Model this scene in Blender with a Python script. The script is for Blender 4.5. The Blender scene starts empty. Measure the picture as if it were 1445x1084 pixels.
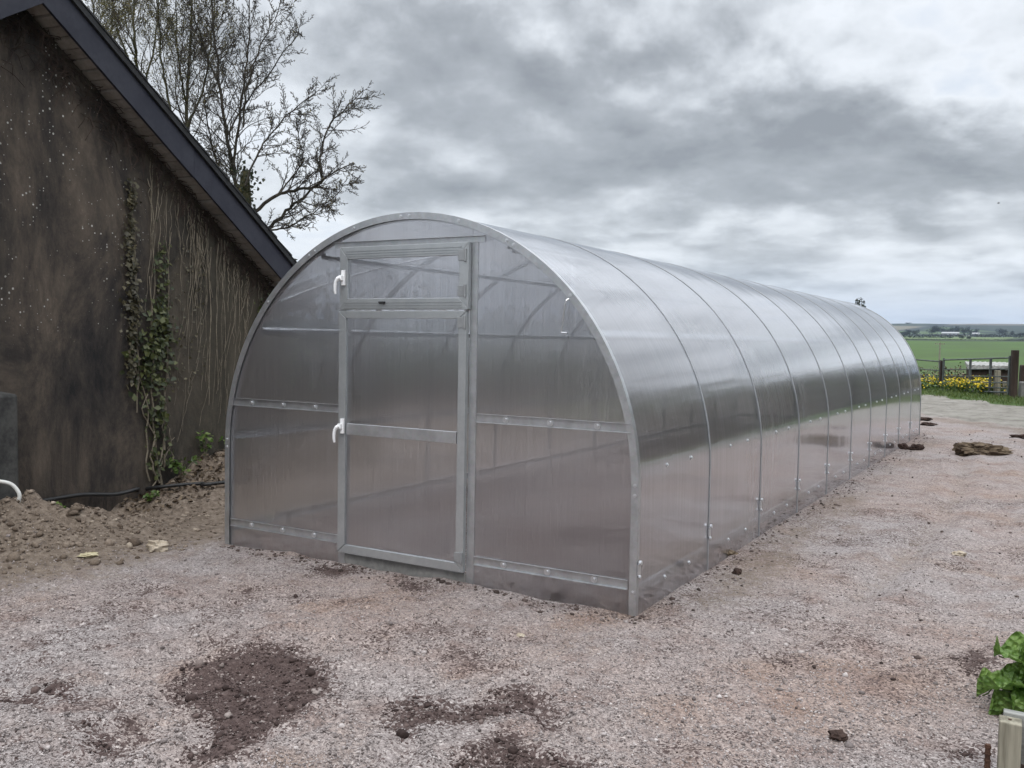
import bpy, math, random
import numpy as np
from mathutils import Vector, Matrix
random.seed(7); RNG = np.random.default_rng(11)
S = bpy.context.scene
COL = S.collection
R_ = math.radians

# ------------------------------------------------------------------ camera
CAM = np.array([3.3383, -4.4618, 1.4235]); FPX = 1314.5
CR = np.array([0.86345, 0.50415, 0.016734]); CU = np.array([-0.038995, 0.033639, 0.998673]); CF = np.array([-0.502918, 0.862961, -0.048705])
cd = bpy.data.cameras.new('camera'); cam = bpy.data.objects.new('camera', cd); COL.objects.link(cam)
cam.matrix_world = Matrix(((CR[0], CU[0], -CF[0], CAM[0]), (CR[1], CU[1], -CF[1], CAM[1]), (CR[2], CU[2], -CF[2], CAM[2]), (0, 0, 0, 1)))
cd.sensor_width = 36; cd.lens = FPX / 1445 * 36; cd.clip_start = .05; cd.clip_end = 20000
S.camera = cam

def sight(px, py):
    return (px - 722.5) / FPX * CR - (py - 542) / FPX * CU + CF
def at(px, py, depth):                      # a point in the place, at a depth along the view
    return CAM + sight(px, py) * depth
def ground_at(px, py, z=0.):
    d = sight(px, py); return CAM + d * (z - CAM[2]) / d[2]

# ------------------------------------------------------------------ numpy noise
_perm = RNG.permutation(512); _val = RNG.random(512)
def vnoise(x, y):
    xi = np.floor(x).astype(int); yi = np.floor(y).astype(int); fx = x - xi; fy = y - yi
    fx = fx * fx * (3 - 2 * fx); fy = fy * fy * (3 - 2 * fy)
    h = lambda a, b: _val[(_perm[(a) & 511] + b * 57) & 511]
    return (h(xi, yi) * (1 - fx) + h(xi + 1, yi) * fx) * (1 - fy) + (h(xi, yi + 1) * (1 - fx) + h(xi + 1, yi + 1) * fx) * fy
def fbm(x, y, o=4, g=.5):
    s = 0; a = 1; t = 0
    for k in range(o):
        s = s + a * vnoise(x * 2 ** k + 17.3 * k, y * 2 ** k - 9.1 * k); t += a; a *= g
    return s / t - .5
def sstep(a, b, x):
    t = np.clip((x - a) / (b - a), 0, 1); return t * t * (3 - 2 * t)

# ------------------------------------------------------------------ mesh building
class MB:
    def __init__(s): s.v = []; s.f = []; s.uv = None
    def add(s, vs, fs):
        n = len(s.v); s.v.extend([tuple(map(float, v)) for v in vs]); s.f.extend([tuple(i + n for i in f) for f in fs]); return s
    def box(s, x0, x1, y0, y1, z0, z1):
        v = [(x, y, z) for z in (z0, z1) for y in (y0, y1) for x in (x0, x1)]
        return s.add(v, [(0, 2, 3, 1), (4, 5, 7, 6), (0, 1, 5, 4), (2, 6, 7, 3), (0, 4, 6, 2), (1, 3, 7, 5)])
    def obox(s, c, ax, ay, az):               # centre and three half-axes
        c, ax, ay, az = map(np.array, (c, ax, ay, az))
        v = [c + i * ax + j * ay + k * az for k in (-1, 1) for j in (-1, 1) for i in (-1, 1)]
        return s.add(v, [(0, 2, 3, 1), (4, 5, 7, 6), (0, 1, 5, 4), (2, 6, 7, 3), (0, 4, 6, 2), (1, 3, 7, 5)])
    def prism(s, poly, d):                    # planar polygon (3-D points) pushed along d
        n = len(poly); poly = [np.array(q, float) for q in poly]; d = np.array(d, float)
        return s.add(poly + [q + d for q in poly], [tuple(range(n))[::-1], tuple(range(n, 2 * n))] + [(i, (i + 1) % n, n + (i + 1) % n, n + i) for i in range(n)])
    def tube(s, pts, rad, sides=8, cap=True):
        pts = np.array(pts, float); n = len(pts)
        rad = np.full(n, rad) if np.isscalar(rad) else np.array(rad)
        tg = np.gradient(pts, axis=0) if n > 2 else np.repeat([pts[1] - pts[0]], 2, 0)
        tg /= np.linalg.norm(tg, axis=1)[:, None] + 1e-12
        ref = np.array([0, 0, 1.]) if abs(tg[0][2]) < .9 else np.array([1., 0, 0])
        vs = []
        for i in range(n):
            a = np.cross(tg[i], ref); a /= np.linalg.norm(a) + 1e-12; b = np.cross(a, tg[i]); ref = b
            for k in range(sides):
                t = 2 * math.pi * k / sides; vs.append(pts[i] + rad[i] * (math.cos(t) * a + math.sin(t) * b))
        fs = [(i * sides + k, i * sides + (k + 1) % sides, (i + 1) * sides + (k + 1) % sides, (i + 1) * sides + k) for i in range(n - 1) for k in range(sides)]
        if cap: fs += [tuple(range(sides))[::-1], tuple((n - 1) * sides + k for k in range(sides))]
        return s.add(vs, fs)
    def disc(s, c, nrm, r, h, sides=10):
        c = np.array(c, float); nrm = np.array(nrm, float); nrm /= np.linalg.norm(nrm)
        return s.tube([c, c + nrm * h], r, sides)
    def build(s, name, mat, parent=None, smooth=False, bevel=0):
        me = bpy.data.meshes.new(name); me.from_pydata(s.v, [], s.f); me.update()
        return link(name, me, mat, parent, smooth, bevel)
def link(name, me, mat, parent=None, smooth=False, bevel=0):
    o = bpy.data.objects.new(name, me); COL.objects.link(o)
    if mat: me.materials.append(mat)
    if parent: o.parent = parent
    if smooth: me.polygons.foreach_set('use_smooth', [True] * len(me.polygons))
    if bevel:
        m = o.modifiers.new('edge', 'BEVEL'); m.width = bevel; m.segments = 2; m.limit_method = 'ANGLE'
    return o
def fast_mesh(name, V, F):                    # V n x 3, F m x k (all faces of k corners)
    V = np.asarray(V, np.float32); F = np.asarray(F, np.int32); me = bpy.data.meshes.new(name)
    me.vertices.add(len(V)); me.vertices.foreach_set('co', V.ravel())
    k = F.shape[1]; me.loops.add(F.size); me.loops.foreach_set('vertex_index', F.ravel())
    me.polygons.add(len(F)); me.polygons.foreach_set('loop_start', np.arange(0, F.size, k, dtype=np.int32))
    me.update(calc_edges=True); return me
def tag(o, label, cat=None, group=None, kind=None):
    if label: o['label'] = label
    if cat: o['category'] = cat
    if group: o['group'] = group
    if kind: o['kind'] = kind
    return o
def empty(name, loc=(0, 0, 0)):
    o = bpy.data.objects.new(name, None); COL.objects.link(o); o.location = loc; o.empty_display_size = .1; return o
def copy_part(o, parent, mat=None):
    c = o.copy(); COL.objects.link(c); c.parent = parent
    return c

# ------------------------------------------------------------------ materials
class NT:
    def __init__(s, name):
        s.m = bpy.data.materials.new(name); s.m.use_nodes = True; s.t = s.m.node_tree; s.t.nodes.clear()
        s.out = s.t.nodes.new('ShaderNodeOutputMaterial')
    def n(s, typ, ins=None, **kw):
        nd = s.t.nodes.new('ShaderNode' + typ)
        for k, v in kw.items(): setattr(nd, k, v)
        for k, v in (ins or {}).items():
            sk = nd.inputs[k]
            if isinstance(v, bpy.types.NodeSocket): s.t.links.new(v, sk)
            else:
                if sk.type == 'RGBA' and len(v) == 3: v = (*v, 1)
                sk.default_value = v
        return nd
    def math(s, op, a, b=0., clamp=False):
        nd = s.n('Math', {0: a, 1: b}, operation=op); nd.use_clamp = clamp; return nd.outputs[0]
    def mix(s, f, a, b, blend='MIX'):
        nd = s.t.nodes.new('ShaderNodeMix'); nd.data_type = 'RGBA'; nd.blend_type = blend
        for sk, v in ((nd.inputs[0], f), (nd.inputs[6], a), (nd.inputs[7], b)):
            if isinstance(v, bpy.types.NodeSocket): s.t.links.new(v, sk)
            else: sk.default_value = (*v, 1) if (not np.isscalar(v) and len(v) == 3) else v
        return nd.outputs[2]
    def ramp(s, x, stops):
        nd = s.n('ValToRGB', {0: x}); cr = nd.color_ramp
        while len(cr.elements) < len(stops): cr.elements.new(.5)
        for e, (p, c) in zip(cr.elements, stops): e.position = p; e.color = (*c, 1) if not np.isscalar(c) else (c, c, c, 1)
        return nd.outputs[0]
    def map(s, vec, scale=(1, 1, 1), loc=(0, 0, 0)):
        return s.n('Mapping', {0: vec, 'Scale': scale, 'Location': loc}).outputs[0]
    def obj(s): return s.n('TexCoord').outputs['Object']
    def noise(s, vec, sc, det=4, rough=.55, dist=0):
        return s.n('TexNoise', {'Vector': vec, 'Scale': sc, 'Detail': det, 'Roughness': rough, 'Distortion': dist}).outputs[0]
    def smooth(s, x, a, b):
        nd = s.n('MapRange', {0: x, 1: a, 2: b}); nd.interpolation_type = 'SMOOTHSTEP'; return nd.outputs[0]
    def attr(s, name): return s.n('Attribute', attribute_name=name).outputs['Fac']
    def bump(s, h, st=.5, dist=.01): return s.n('Bump', {'Height': h, 'Strength': st, 'Distance': dist}).outputs[0]
    def surf(s, sh): s.t.links.new(sh, s.out.inputs[0]); return s.m
    def pbr(s, col, rough=.6, metal=0., normal=None, spec=.5, **kw):
        ins = {'Base Color': col, 'Roughness': rough, 'Metallic': metal, 'Specular IOR Level': spec}
        if normal is not None: ins['Normal'] = normal
        ins.update(kw); return s.n('BsdfPrincipled', ins).outputs[0]

def simple(name, c1, c2, scale=8, rough=.6, metal=0., bump=.2, spec=.4, stretch=(1, 1, 1), bdist=.004, det=5):
    t = NT(name); v = t.map(t.obj(), stretch); n = t.noise(v, scale, det, .6)
    n2 = t.noise(v, scale * 6, 3, .6)
    f = t.math('ADD', t.math('MULTIPLY', n, .7), t.math('MULTIPLY', n2, .3))
    c = t.mix(t.smooth(f, .32, .68), c1, c2)
    return t.surf(t.pbr(c, rough, metal, t.bump(f, bump, bdist) if bump else None, spec))

M = {}
def metal_mat():
    t = NT('galvanised'); v = t.obj()
    n = t.noise(v, 14, 5, .65); sp = t.n('TexVoronoi', {'Vector': v, 'Scale': 60}).outputs['Color']
    c = t.mix(t.smooth(n, .3, .7), (.42, .44, .47), (.52, .54, .57))
    c = t.mix(.035, c, sp)
    c = t.n('HueSaturation', {'Saturation': .55, 'Color': c}).outputs[0]
    r = t.math('ADD', t.math('MULTIPLY', n, .22), .22)
    return t.surf(t.pbr(c, r, .80, t.bump(n, .08, .004)))
M['metal'] = metal_mat()
M['alu'] = simple('aluminium', (.43, .45, .465), (.50, .52, .53), 9, .34, .7, .05)
M['hinge'] = simple('hinge_steel', (.30, .31, .32), (.40, .41, .42), 10, .4, .6, .05)
M['dark_metal'] = simple('rib_band', (.30, .31, .33), (.42, .43, .45), 10, .45, .6, .05)
M['bright'] = simple('zinc_bolt', (.62, .63, .65), (.72, .73, .75), 20, .3, .85, .05)
M['white'] = simple('white_plastic', (.78, .79, .80), (.84, .84, .85), 10, .3, 0, .0)
M['black'] = simple('black_rubber', (.012, .012, .013), (.03, .03, .03), 30, .45, 0, .1)
M['hole'] = simple('dark_gap', (.015, .015, .017), (.02, .02, .022), 30, .7, 0, 0)

def poly_mat():
    t = NT('twinwall_polycarbonate')
    uv = t.n('UVMap').outputs[0]
    fl = t.noise(t.map(uv, (170, 1.6, 1)), 1., 3, .6)           # flutes: fine across, long along
    wob = t.noise(t.map(uv, (2.2, 1.0, 1)), 1., 3, .5)
    h = t.math('ADD', t.math('MULTIPLY', fl, 1.), t.math('MULTIPLY', wob, .25))
    nb = t.bump(h, .6, .010)
    rf = t.n('BsdfRefraction', {'Color': (.85, .855, .875), 'Roughness': .55, 'IOR': 1.16, 'Normal': nb}).outputs[0]
    fln = t.noise(t.map(uv, (70, .2, 1)), 1., 2, .6)
    tr = t.n('BsdfTransparent', {'Color': t.mix(t.smooth(fln, .40, .60), (.66, .665, .68), (.90, .905, .925))}).outputs[0]
    see = t.n('MixShader', {0: .55, 1: tr, 2: rf}).outputs[0]
    df = t.n('BsdfDiffuse', {'Color': (.82, .83, .86)}).outputs[0]
    tl = t.n('BsdfTranslucent', {'Color': (.90, .91, .94)}).outputs[0]
    milk = t.n('MixShader', {0: .6, 1: df, 2: tl}).outputs[0]
    ln = t.noise(t.map(uv, (95, .5, 1)), 1., 2, .5)
    dirt = t.noise(t.map(uv, (1.5, 1.5, 1)), 1., 5, .65)
    scr = t.noise(t.map(uv, (9, 3, 1)), 1., 6, .75, 1.2)
    mk = t.math('ADD', t.math('MULTIPLY', t.smooth(ln, .40, .7), .035), t.math('MULTIPLY', t.smooth(dirt, .4, .75), .035))
    mk = t.math('ADD', mk, t.math('MULTIPLY', t.smooth(scr, .66, .74), .07))
    mk = t.math('ADD', mk, .012)
    hgt = t.n('SeparateXYZ', {0: uv}).outputs[1]; spl = t.noise(t.map(uv, (7, 5, 1)), 1., 6, .75)
    mud = t.math('MULTIPLY', t.smooth(hgt, .24, .0), t.smooth(spl, .42, .68))
    fc = t.n('LayerWeight', {'Blend': .5}).outputs['Facing']                        # a slanting look crosses more of the cloudy sheet
    mk = t.math('MULTIPLY', mk, t.math('ADD', t.math('MULTIPLY', t.math('POWER', fc, 4.5), 16.), 1.), True)
    body = t.n('MixShader', {0: mk, 1: see, 2: milk}).outputs[0]
    body = t.n('MixShader', {0: t.math('MULTIPLY', mud, .32), 1: body, 2: t.n('BsdfDiffuse', {'Color': (.24, .19, .165)}).outputs[0]}).outputs[0]
    gn = t.bump(wob, .22, .02)
    gl = t.n('BsdfGlossy', {'Color': (.93, .94, .97), 'Roughness': .115, 'Normal': gn}).outputs[0]
    f1 = t.n('Fresnel', {'IOR': 1.52}).outputs[0]                                   # four plastic-air faces in a twin-wall sheet
    fr = t.math('DIVIDE', t.math('MULTIPLY', f1, 4.), t.math('ADD', t.math('MULTIPLY', f1, 3.), 1.), True)
    front = t.n('MixShader', {0: fr, 1: body, 2: gl}).outputs[0]
    # the sheet is a thin solid: all of its effect sits where light enters, the face it leaves by is clear
    bk = t.n('NewGeometry').outputs['Backfacing']
    return t.surf(t.n('MixShader', {0: bk, 1: front, 2: t.n('BsdfTransparent', {'Color': (1, 1, 1)}).outputs[0]}).outputs[0])
M['poly'] = poly_mat()

def ground_mat():
    t = NT('gravel_ground'); v = t.obj()
    big = t.noise(v, .55, 4, .6); mid = t.noise(v, 3.2, 5, .65); fine = t.noise(v, 26, 6, .75)
    w = t.n('VectorMath', {0: v, 1: t.n('VectorMath', {0: t.n('TexNoise', {'Vector': v, 'Scale': 40, 'Detail': 3}).outputs[1], 3: .035}, operation='SCALE').outputs[0]}, operation='ADD').outputs[0]
    va = t.n('TexVoronoi', {'Vector': w, 'Scale': 112}); vb = t.n('TexVoronoi', {'Vector': w, 'Scale': 190})
    ca = t.n('SeparateColor', {0: va.outputs['Color']}).outputs; cb = t.n('SeparateColor', {0: vb.outputs['Color']}).outputs
    g = t.ramp(ca[0], [(0, (.075, .064, .062)), (.22, (.195, .170, .164)), (.7, (.34, .304, .294)), (.93, (.43, .395, .382)), (1, (.62, .585, .565))])
    g2 = t.ramp(cb[1], [(0, (.08, .069, .066)), (.35, (.262, .231, .223)), (1, (.44, .40, .387))])
    gc = t.mix(.5, g, g2)
    gc = t.mix(t.smooth(big, .35, .7), gc, t.mix(1., gc, (1., .90, .84), 'MULTIPLY'))
    gc = t.mix(t.math('MULTIPLY', t.smooth(mid, .47, .72), .8), gc, t.mix(1., gc, (.70, .60, .56), 'MULTIPLY'))
    gc = t.mix(t.math('MULTIPLY', t.smooth(fine, .53, .72), .75), gc, t.mix(1., gc, (.45, .40, .39), 'MULTIPLY'))
    tan = t.noise(v, 1.1, 7, .72, .6)                          # earth trodden into the gravel
    gc = t.mix(t.math('MULTIPLY', t.smooth(tan, .50, .72), .75), gc, t.mix(1., gc, (.80, .66, .54), 'MULTIPLY'))
    # dark damp soil
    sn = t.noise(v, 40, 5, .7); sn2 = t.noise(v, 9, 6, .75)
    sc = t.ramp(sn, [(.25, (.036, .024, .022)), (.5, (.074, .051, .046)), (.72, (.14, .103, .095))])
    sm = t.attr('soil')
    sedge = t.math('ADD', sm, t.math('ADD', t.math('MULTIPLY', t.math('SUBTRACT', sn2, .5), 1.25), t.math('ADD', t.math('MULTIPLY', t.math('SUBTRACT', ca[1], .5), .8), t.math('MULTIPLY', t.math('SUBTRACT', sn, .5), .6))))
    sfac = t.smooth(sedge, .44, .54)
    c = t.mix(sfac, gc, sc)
    # brown earth of the bank
    en = t.noise(v, 18, 6, .75); ecol = t.ramp(en, [(.3, (.062, .047, .037)), (.5, (.165, .130, .102)), (.66, (.25, .205, .165)), (.85, (.37, .32, .265))])
    ef = t.smooth(t.math('ADD', t.attr('earth'), t.math('ADD', t.math('MULTIPLY', t.math('SUBTRACT', sn2, .5), .7), t.math('MULTIPLY', t.math('SUBTRACT', fine, .5), .9))), .28, .78)
    c = t.mix(ef, c, ecol)
    # pale farm track
    tn = t.noise(t.map(v, (1.0, .55, 1)), 2.2, 8, .75, .4); tcol = t.ramp(tn, [(.3, (.10, .09, .075)), (.48, (.22, .205, .18)), (.72, (.32, .305, .275))])
    c = t.mix(t.smooth(t.math('ADD', t.attr('track'), t.math('MULTIPLY', t.math('SUBTRACT', mid, .5), .5)), .4, .6), c, tcol)
    # grass
    gn = t.noise(v, 6, 6, .7); gb = t.noise(t.map(v, (.02, .02, .02)), 1., 5, .6)
    gcol = t.mix(t.smooth(gb, .4, .62), t.ramp(gn, [(.3, (.036, .060, .016)), (.6, (.06, .098, .024)), (.85, (.11, .14, .045))]), t.ramp(gn, [(.3, (.046, .088, .016)), (.7, (.068, .118, .022))]))
    gf = t.smooth(t.math('ADD', t.attr('grass'), t.math('MULTIPLY', t.math('SUBTRACT', mid, .5), .9)), .4, .6)
    c = t.mix(gf, c, gcol)
    # far fields: plough and scrub in patches
    fv = t.n('TexVoronoi', {'Vector': t.map(v, (.0042, .0024, .001)), 'Scale': 1.}).outputs['Color']
    fr_ = t.n('SeparateColor', {0: fv}).outputs
    fcol = t.ramp(fr_[0], [(.1, (.04, .065, .025)), (.4, (.09, .13, .05)), (.5, (.18, .14, .12)), (.62, (.07, .085, .06)), (.7, (.020, .026, .020)), (.9, (.12, .165, .065))])
    fe = t.n('TexVoronoi', {'Vector': t.map(v, (.0042, .0024, .001)), 'Scale': 1.}, feature='DISTANCE_TO_EDGE').outputs['Distance']
    fcol = t.mix(t.math('MULTIPLY', t.smooth(t.math('ADD', fe, t.math('MULTIPLY', t.math('SUBTRACT', gb, .5), .1)), .09, .03), .9), fcol, (.014, .02, .014))
    c = t.mix(t.attr('far'), c, fcol)
    hg = t.math('ADD', t.math('MULTIPLY', va.outputs['Distance'], 1.), t.math('MULTIPLY', fine, .9))
    hg = t.math('ADD', hg, t.math('MULTIPLY', vb.outputs['Distance'], .5))
    nb = t.bump(hg, .75, .008)
    return t.surf(t.pbr(c, .92, 0, nb, .2))
M['ground'] = ground_mat()

def wall_mat():
    t = NT('stained_render'); v = t.obj()
    st = t.noise(t.map(v, (1.5, 1.5, .75)), 1.3, 8, .74, .4)
    st2 = t.noise(t.map(v, (5, 5, 2.2)), 1., 8, .78, .3)
    fn = t.noise(v, 26, 6, .8)
    c = t.ramp(st, [(.34, (.014, .013, .014)), (.45, (.034, .029, .026)), (.56, (.076, .061, .049)), (.72, (.15, .12, .093))])
    c = t.mix(t.math('MULTIPLY', t.smooth(st2, .45, .75), .6), c, (.062, .053, .043))
    x = t.n('SeparateXYZ', {0: v}).outputs
    og = t.smooth(t.math('ADD', x[1], t.math('MULTIPLY', st, 2.)), 1.4, 3.0)      # mossy, less sooty stretch of the render
    c = t.mix(t.math('MULTIPLY', og, .75), c, t.ramp(st2, [(.3, (.042, .038, .028)), (.6, (.078, .070, .052)), (.85, (.115, .10, .078))]))
    low = t.smooth(t.math('ADD', x[2], t.math('MULTIPLY', st, .9)), 1.15, .45)
    c = t.mix(t.math('MULTIPLY', t.math('MULTIPLY', low, t.smooth(st2, .5, .7)), .7), c, (.125, .092, .075))
    xs_ = t.n('SeparateXYZ', {0: v}).outputs; sp = t.n('TexVoronoi', {'Vector': t.n('CombineXYZ', {0: xs_[1], 1: xs_[2], 2: 0.}).outputs[0], 'Scale': 34}, voronoi_dimensions='2D'); spr = t.n('SeparateColor', {0: sp.outputs['Color']}).outputs
    zone = t.noise(v, 2.6, 4, .65)
    zf = t.math('MULTIPLY', t.smooth(x[2], 1.2, 1.7), t.smooth(x[1], 1.6, .2))
    rad = t.math('MULTIPLY', t.math('MULTIPLY', t.smooth(spr[0], .78, 1.), .28), t.math('MULTIPLY', zf, t.smooth(zone, .40, .58)))
    lich = t.math('LESS_THAN', sp.outputs['Distance'], rad)
    c = t.mix(lich, c, t.mix(spr[1], (.18, .17, .15), (.46, .45, .42)))
    c = t.mix(t.math('MULTIPLY', t.smooth(fn, .5, .8), .45), c, t.mix(1., c, (2.0, 1.9, 1.8), 'MULTIPLY'))
    return t.surf(t.pbr(c, .9, 0, t.bump(t.math('ADD', fn, t.math('MULTIPLY', st2, 1.5)), .6, .012), .25))
M['wall'] = wall_mat()
M['fascia'] = simple('navy_paint', (.012, .013, .024), (.027, .028, .040), 5, .55, 0, .15, .35)
M['tile'] = simple('roof_slate', (.010, .010, .011), (.028, .028, .030), 9, .75, 0, .4)
M['soffit'] = simple('soffit_board', (.20, .18, .16), (.33, .30, .27), 5, .8, 0, .2, .3, (1, 1, 1))
M['concrete'] = simple('old_concrete', (.028, .028, .028), (.075, .074, .07), 7, .9, 0, .5, .2)
M['ivy_leaf'] = None
def leaf_mat(name, a, b, c, rough=.45, tl=.25):
    t = NT(name); v = t.obj(); g = t.n('NewGeometry').outputs['Random Per Island']
    col = t.ramp(g, [(0, a), (.55, b), (1, c)])
    col = t.mix(t.math('MULTIPLY', t.noise(v, 30, 3, .6), .5), col, t.mix(1., col, (.6, .6, .6), 'MULTIPLY'))
    p = t.pbr(col, rough, 0, None, .4)
    if tl: p = t.n('MixShader', {0: tl, 1: p, 2: t.n('BsdfTranslucent', {'Color': col}).outputs[0]}).outputs[0]
    return t.surf(p)
M['ivy_leaf'] = leaf_mat('ivy_leaf', (.020, .030, .010), (.052, .066, .018), (.13, .14, .05))
M['dry_ivy'] = leaf_mat('dry_ivy_leaf', (.040, .036, .020), (.085, .075, .040), (.14, .12, .07))
M['weed'] = leaf_mat('weed_leaf', (.045, .085, .018), (.085, .14, .03), (.14, .19, .05))
def lettuce_mat():
    t = NT('broad_leaf'); v = t.obj(); n = t.noise(v, 22, 4, .6); b = t.n('TexVoronoi', {'Vector': v, 'Scale': 55}).outputs['Distance']
    c = t.mix(t.smooth(n, .3, .7), (.09, .175, .032), (.175, .275, .07)); c = t.mix(t.math('MULTIPLY', t.smooth(b, .5, .1), .35), c, (.22, .34, .08))
    p = t.pbr(c, .42, 0, t.bump(b, 1., .02), .4); return t.surf(t.n('MixShader', {0: .3, 1: p, 2: t.n('BsdfTranslucent', {'Color': c}).outputs[0]}).outputs[0])
M['lettuce'] = lettuce_mat()
M['bud'] = leaf_mat('opening_bud', (.085, .075, .028), (.15, .13, .045), (.20, .17, .06))
M['hedge'] = leaf_mat('hedge_leaf', (.014, .020, .010), (.024, .033, .015), (.042, .052, .024))
M['far_tree'] = leaf_mat('far_foliage', (.014, .016, .012), (.022, .024, .016), (.034, .034, .024), .9, .05)
M['yellow'] = leaf_mat('yellow_petal', (.62, .44, .01), (.75, .56, .015), (.85, .68, .03))
M['grass'] = leaf_mat('grass_blade', (.055, .095, .018), (.09, .14, .028), (.16, .19, .06))
M['litter'] = leaf_mat('dead_leaf', (.05, .033, .02), (.12, .085, .055), (.22, .17, .12), .8, 0)
M['vine'] = simple('dry_vine', (.10, .085, .062), (.24, .205, .155), 12, .85, 0, .3)
M['bark'] = simple('bark', (.020, .018, .014), (.060, .052, .040), 6, .9, 0, .5, .2, (1, 1, .3), .02)
M['mossbark'] = simple('mossy_bark', (.022, .022, .010), (.060, .055, .028), 4, .9, 0, .6, .2, (1, 1, .4), .02)
M['twig'] = simple('twig', (.030, .025, .020), (.065, .052, .040), 3, .85, 0, 0)
M['wood_pale'] = simple('weathered_timber', (.10, .09, .065), (.33, .305, .24), 16, .85, 0, .5, .25, (1, 1, .07), .006)
M['wood_grey'] = simple('grey_timber', (.14, .14, .13), (.33, .33, .31), 18, .8, 0, .3, .25, (.15, 1, 1))
M['wood_dark'] = simple('dark_timber', (.022, .015, .012), (.06, .042, .034), 5, .85, 0, .3, .25, (1, 1, .15))
M['gate'] = simple('gate_steel', (.055, .062, .06), (.13, .145, .14), 6, .6, .1, .1)
M['rust'] = simple('rusty_steel', (.035, .018, .012), (.10, .05, .032), 25, .85, .2, .5)
M['roofpale'] = simple('lichened_sheet', (.12, .12, .115), (.46, .46, .44), 14, .8, 0, .3)
M['stone'] = simple('pale_stone', (.26, .21, .155), (.47, .41, .33), 12, .9, 0, .5, .2)
M['flint'] = simple('yellow_stone', (.32, .28, .17), (.48, .43, .29), 12, .85, 0, .4, .2)
M['clod'] = simple('soil_clod', (.022, .014, .012), (.072, .048, .040), 30, .95, 0, .8, .15)
M['turf'] = simple('rotten_wood', (.045, .030, .022), (.21, .165, .115), 9, .95, 0, .7, .15, (.5, 1, 2))
M['hose'] = simple('black_hose', (.010, .010, .011), (.022, .022, .022), 20, .5, 0, .1)
M['pipe'] = simple('white_pipe', (.50, .50, .48), (.66, .66, .63), 20, .45, 0, .05)
M['slab'] = simple('concrete_block', (.13, .13, .125), (.24, .235, .225), 6, .9, 0, .4)
M['sand'] = simple('sandy_block', (.42, .36, .26), (.55, .48, .36), 6, .9, 0, .3)
M['shed_white'] = simple('farm_sheet', (.26, .27, .28), (.36, .37, .38), 2, .6, 0, 0)
M['shed_wall'] = simple('farm_wall', (.12, .12, .12), (.2, .2, .19), 2, .8, 0, 0)

# ------------------------------------------------------------------ terrain
WG = np.array([-3.2753, 0.1816]); WE = np.array([-0.12187, 0.99255]); WN = np.array([0.99255, 0.12187])   # gable wall: foot, direction, outward
def wall_uw(x, y):
    dx = x - WG[0]; dy = y - WG[1]; return dx * WE[0] + dy * WE[1], dx * WN[0] + dy * WN[1]
def wall_pt(u, z, off=0.):
    p = WG + WE * u + WN * off; return np.array([p[0], p[1], z])
def far_z(y):
    return np.interp(y, [-5000, 28, 60, 130, 260, 450, 650, 1000, 1500, 2100, 2800, 3400, 5000], [0, 0, -1.2, -3.2, -5.2, -1.0, 4.4, 10, 16.5, 36, 63, 60, 40])
def height(x, y):
    z = far_z(y)
    near = sstep(60, 20, np.hypot(x, y - 4))
    z = z + near * (.05 * fbm(x * .35, y * .35, 3) + .035 * fbm(x * 1.6 + 5, y * 1.6, 3) + .034 * fbm(x * 6, y * 6 + 3, 3) + .012 * fbm(x * 15, y * 15 + 3, 2))
    u, w = wall_uw(x, y)
    b = np.interp(u, [-8, -1.2, -.3, .1, .7, 1.05, 1.6, 2.4, 12, 16], [.05, .05, .0, -.09, .08, .19, .33, .45, .4, 0])
    fall = sstep(1.75, .05, w) * sstep(-6, -4.5, w)
    rough = .13 * fbm(x * 4.5, y * 4.5 + 8, 4) + .07 * fbm(x * 14, y * 14, 2)
    z = z + fall * (b + rough * sstep(1.3, .5, w))
    m = np.exp(-(((x + 2.72) / .50) ** 2 + ((y + .62) / .62) ** 2)); z = z + m * (.23 + .55 * (.10 * fbm(x * 8, y * 8, 4)) + rough)
    m = np.exp(-(((x - .35) / .42) ** 2 + ((y + 2.75) / .42) ** 2)); z = z + .10 * m
    m = np.exp(-(((x - 1.35) / .5) ** 2 + ((y + 1.95) / .3) ** 2)); z = z + .05 * m
    m = np.exp(-(((x - .62) / .4) ** 2 + ((y + 1.75) / .35) ** 2)); z = z - .02 * m
    # worked-over foreground: small lumps
    wk = sstep(.2, -1.4, y) * sstep(3.2, 1.5, x) * sstep(-2.5, -.5, x)
    z = z + wk * (.085 * np.abs(fbm(x * 5 + 2, y * 5, 4)) + .05 * fbm(x * 13, y * 13, 2))
    # wheel ruts down the open side of the yard
    for rx, ph in ((2.35, .0), (3.25, .9)):
        rr = np.abs(x - rx - .22 * np.sin(y * .35 + ph)); z = z - sstep(-1.0, 1.5, y) * sstep(15, 11, y) * (.030 * np.exp(-(rr / .10) ** 2) - .016 * np.exp(-((rr - .2) / .08) ** 2)) * (.6 + .8 * vnoise(y * 1.3, y * 0 + rx))
    # level bed under the greenhouse
    bed = sstep(1.75, 1.45, np.abs(x)) * sstep(-.25, .02, y) * sstep(12.1, 11.7, y)
    z = z * (1 - bed) + bed * (-.015 + .02 * fbm(x * 3, y * 3, 3))
    hx = np.maximum(np.abs(x) - 1.5, 0); hy = np.maximum(np.maximum(-y, y - 11.69), 0); hd = np.hypot(hx, hy)
    z = z + sstep(.22, .0, hd) * (hd > 0) * (.012 + .05 * np.clip(fbm(x * 3 + 9, y * 3, 3) + .12, 0, 1)) * (np.abs(x) < 2)
    # hills roll
    h = sstep(1200, 2600, y); z = z + h * (34 * fbm(x * .0019 + 4, y * .0006, 3) + 8 * fbm(x * .006, y * .002, 2))
    return z
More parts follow.
